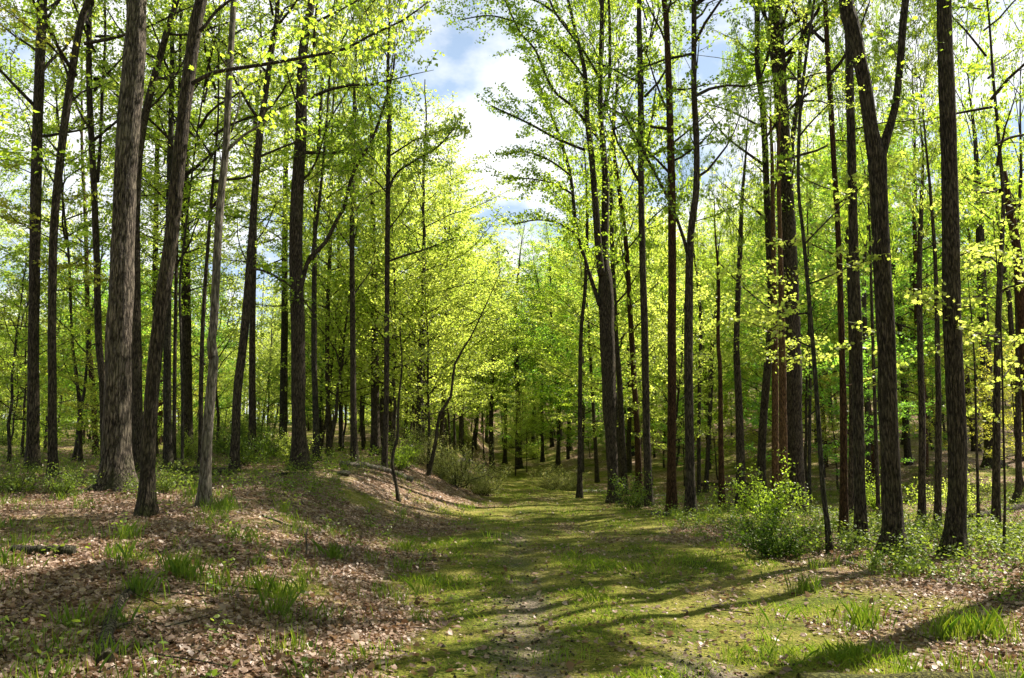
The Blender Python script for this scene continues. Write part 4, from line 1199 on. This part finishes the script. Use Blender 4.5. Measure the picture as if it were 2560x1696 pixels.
Q = Q + np.stack([px_, py_, ground(px_, py_) + sz * .3], -1)[:, None]
mb = MB(); mb.add(Q.reshape(-1, 3), (OF[None] + (np.arange(m) * 6)[:, None, None]).reshape(-1, 3), 0, False, np.repeat(rng.random(m), 6))
tag(mb.build('gravel', [BARK['grey']]), 'small grey pebbles on the worn wheel tracks of the path', 'gravel', kind='stuff')


def blades(x, y, hgt, wid, rng, lean=.35):
    m = len(x)
    base = np.stack([x, y, ground(x, y) - .005], -1)
    a = rng.uniform(0, 6.28, m); side = np.stack([np.cos(a), np.sin(a), 0 * a], -1)
    ld = np.stack([np.cos(a + 1.57), np.sin(a + 1.57), 0 * a], -1) * (np.abs(rng.normal(0, lean, m)) * hgt)[:, None]
    up = np.array([0, 0, 1.]) * hgt[:, None]
    w = side * wid[:, None]
    V = np.stack([base - w, base + w, base + w * .75 + up * .55 + ld * .35, base + up + ld, base - w * .75 + up * .55 + ld * .35], 1)
    return V.reshape(-1, 3), np.arange(m * 5).reshape(m, 5), np.repeat(rng.random(m), 5)


mb = MB()
# short turf and moss tufts
x, y = view_points(300000, 3.6, 44)
g = grass_amount(x, y); d = dirt_amount(x, y)
keep = rng.random(len(x)) < np.clip((g - .35) * 1.3, 0, 1) * (1 - .9 * d) * np.clip((fbm(x * 1.1, y * 1.1, 63, 3) - .40) * 5, .12, 1)
x, y = x[keep], y[keep]
hh = rng.uniform(.008, .030, len(x)) * (.6 + 1.8 * np.clip(fbm(x * 1.1, y * 1.1, 63, 3) - .4, 0, 1) * 4) * (1 + y * .02)
V, F, R = blades(x, y, hh, rng.uniform(.0011, .0022, len(x)) * (1 + y * .05), rng, .7); mb.add(V, F, 0, False, .25 + .75 * R)
# taller tufts
tx, ty = view_points(1050, 4.0, 32)
tk = (fbm(tx * .5, ty * .5, 71, 3) > .47) & ((tx < -.8) | (tx > 2.6) | (rng.random(len(tx)) < .12))
tx, ty = tx[tk], ty[tk]
extra = np.array([hit(*p)[:2] for p in [(455, 1440), (440, 1430), (470, 1450), (700, 1500), (690, 1540), (300, 1400), (315, 1350), (343, 1490), (540, 1470), (835, 1400), (650, 1480), (1010, 1380), (2160, 1580), (2150, 1560), (2360, 1600), (2420, 1590), (2480, 1600), (2010, 1480), (480, 1240), (560, 1270), (540, 1275), (300, 1210), (330, 1205), (20, 1420), (1800, 1290), (1760, 1310)]])
tx = np.concatenate([tx, np.repeat(extra[:, 0], 3)]); ty = np.concatenate([ty, np.repeat(extra[:, 1], 3)])
nb = rng.integers(24, 70, len(tx)); big = rng.uniform(.22, .95, len(tx)); big[-len(extra) * 3:] = 1.0
bx = np.repeat(tx, nb) + rng.normal(0, .085, nb.sum()) * np.repeat(rng.uniform(.5, 1.8, len(tx)), nb); by = np.repeat(ty, nb) + rng.normal(0, .065, nb.sum())
hh = rng.uniform(.22, 1.0, nb.sum()) ** 1.4 * .28 * np.repeat(big, nb)
V, F, R = blades(bx, by, hh, rng.uniform(.0011, .0024, nb.sum()) * (1 + by * .03), rng, .30); mb.add(V, F, 0, False, R)
tag(mb.build('grass', [LEAF['grass']]), 'short mossy grass and tall green tufts on path and banks', 'grass', kind='stuff')

# low leafy scrub along the right verge and in patches on the banks
mb = MB()
x, y = view_points(8600, 5.0, 34)
edge = 2.9 + .9 * (fbm(y * .4, y * 0, 81, 3) - .5) + np.clip((13 - y) * .42, 0, 3.5)
dens = np.where(x > edge, np.clip((x - edge) * .9, 0, 1) * np.clip((y - 7.0) / 3, .0, 1), np.where((x < -3.5) & (y > 14), .38, np.where(x < -1, .04, .010 * (y > 9))))
dens = dens * (.35 + 1.3 * (fbm(x * .6, y * .6, 91, 3) > .45)) * (trail2_dist(x, y) > .9)
k = rng.random(len(x)) < dens * .8
x, y = x[k], y[k]
ht = rng.uniform(.08, .38, len(x)) * (.55 + .9 * fbm(x * .8, y * .8, 95, 2))
P, N, Hd, Sz = [], [], [], []
for xi, yi, hi in zip(x, y, ht):
    z0 = gz(xi, yi)
    for q in range(2):
        az = rng.uniform(0, 6.28); tip = np.array([math.cos(az) * hi * .5, math.sin(az) * hi * .5, hi])
        S = np.stack([np.array([xi, yi, z0]), np.array([xi, yi, z0]) + tip * .55 + rng.normal(0, .02, 3), np.array([xi, yi, z0]) + tip])
        mb.tube(S, [.003, .0025, .0015], 3, 1, cap=False)
        m = int(10 + hi * 30); t = rng.uniform(.2, 1.0, m)[:, None]
        P.append(S[0] * (1 - t) + S[2] * t + rng.normal(0, .045 + .05 * hi, (m, 3)))
P = np.vstack(P); m = len(P)
mb.leaves(P, rng.uniform(.03, .07, m), np.array([0, 0, 1.]) + rng.normal(0, .5, (m, 3)), rng.normal(0, 1, (m, 3)), OVAL, 0, rng)
tag(mb.build('undergrowth', [LEAF['silver'], BARK['dark']]), 'low light green leafy scrub covering the verge right of the path', 'undergrowth', kind='stuff')
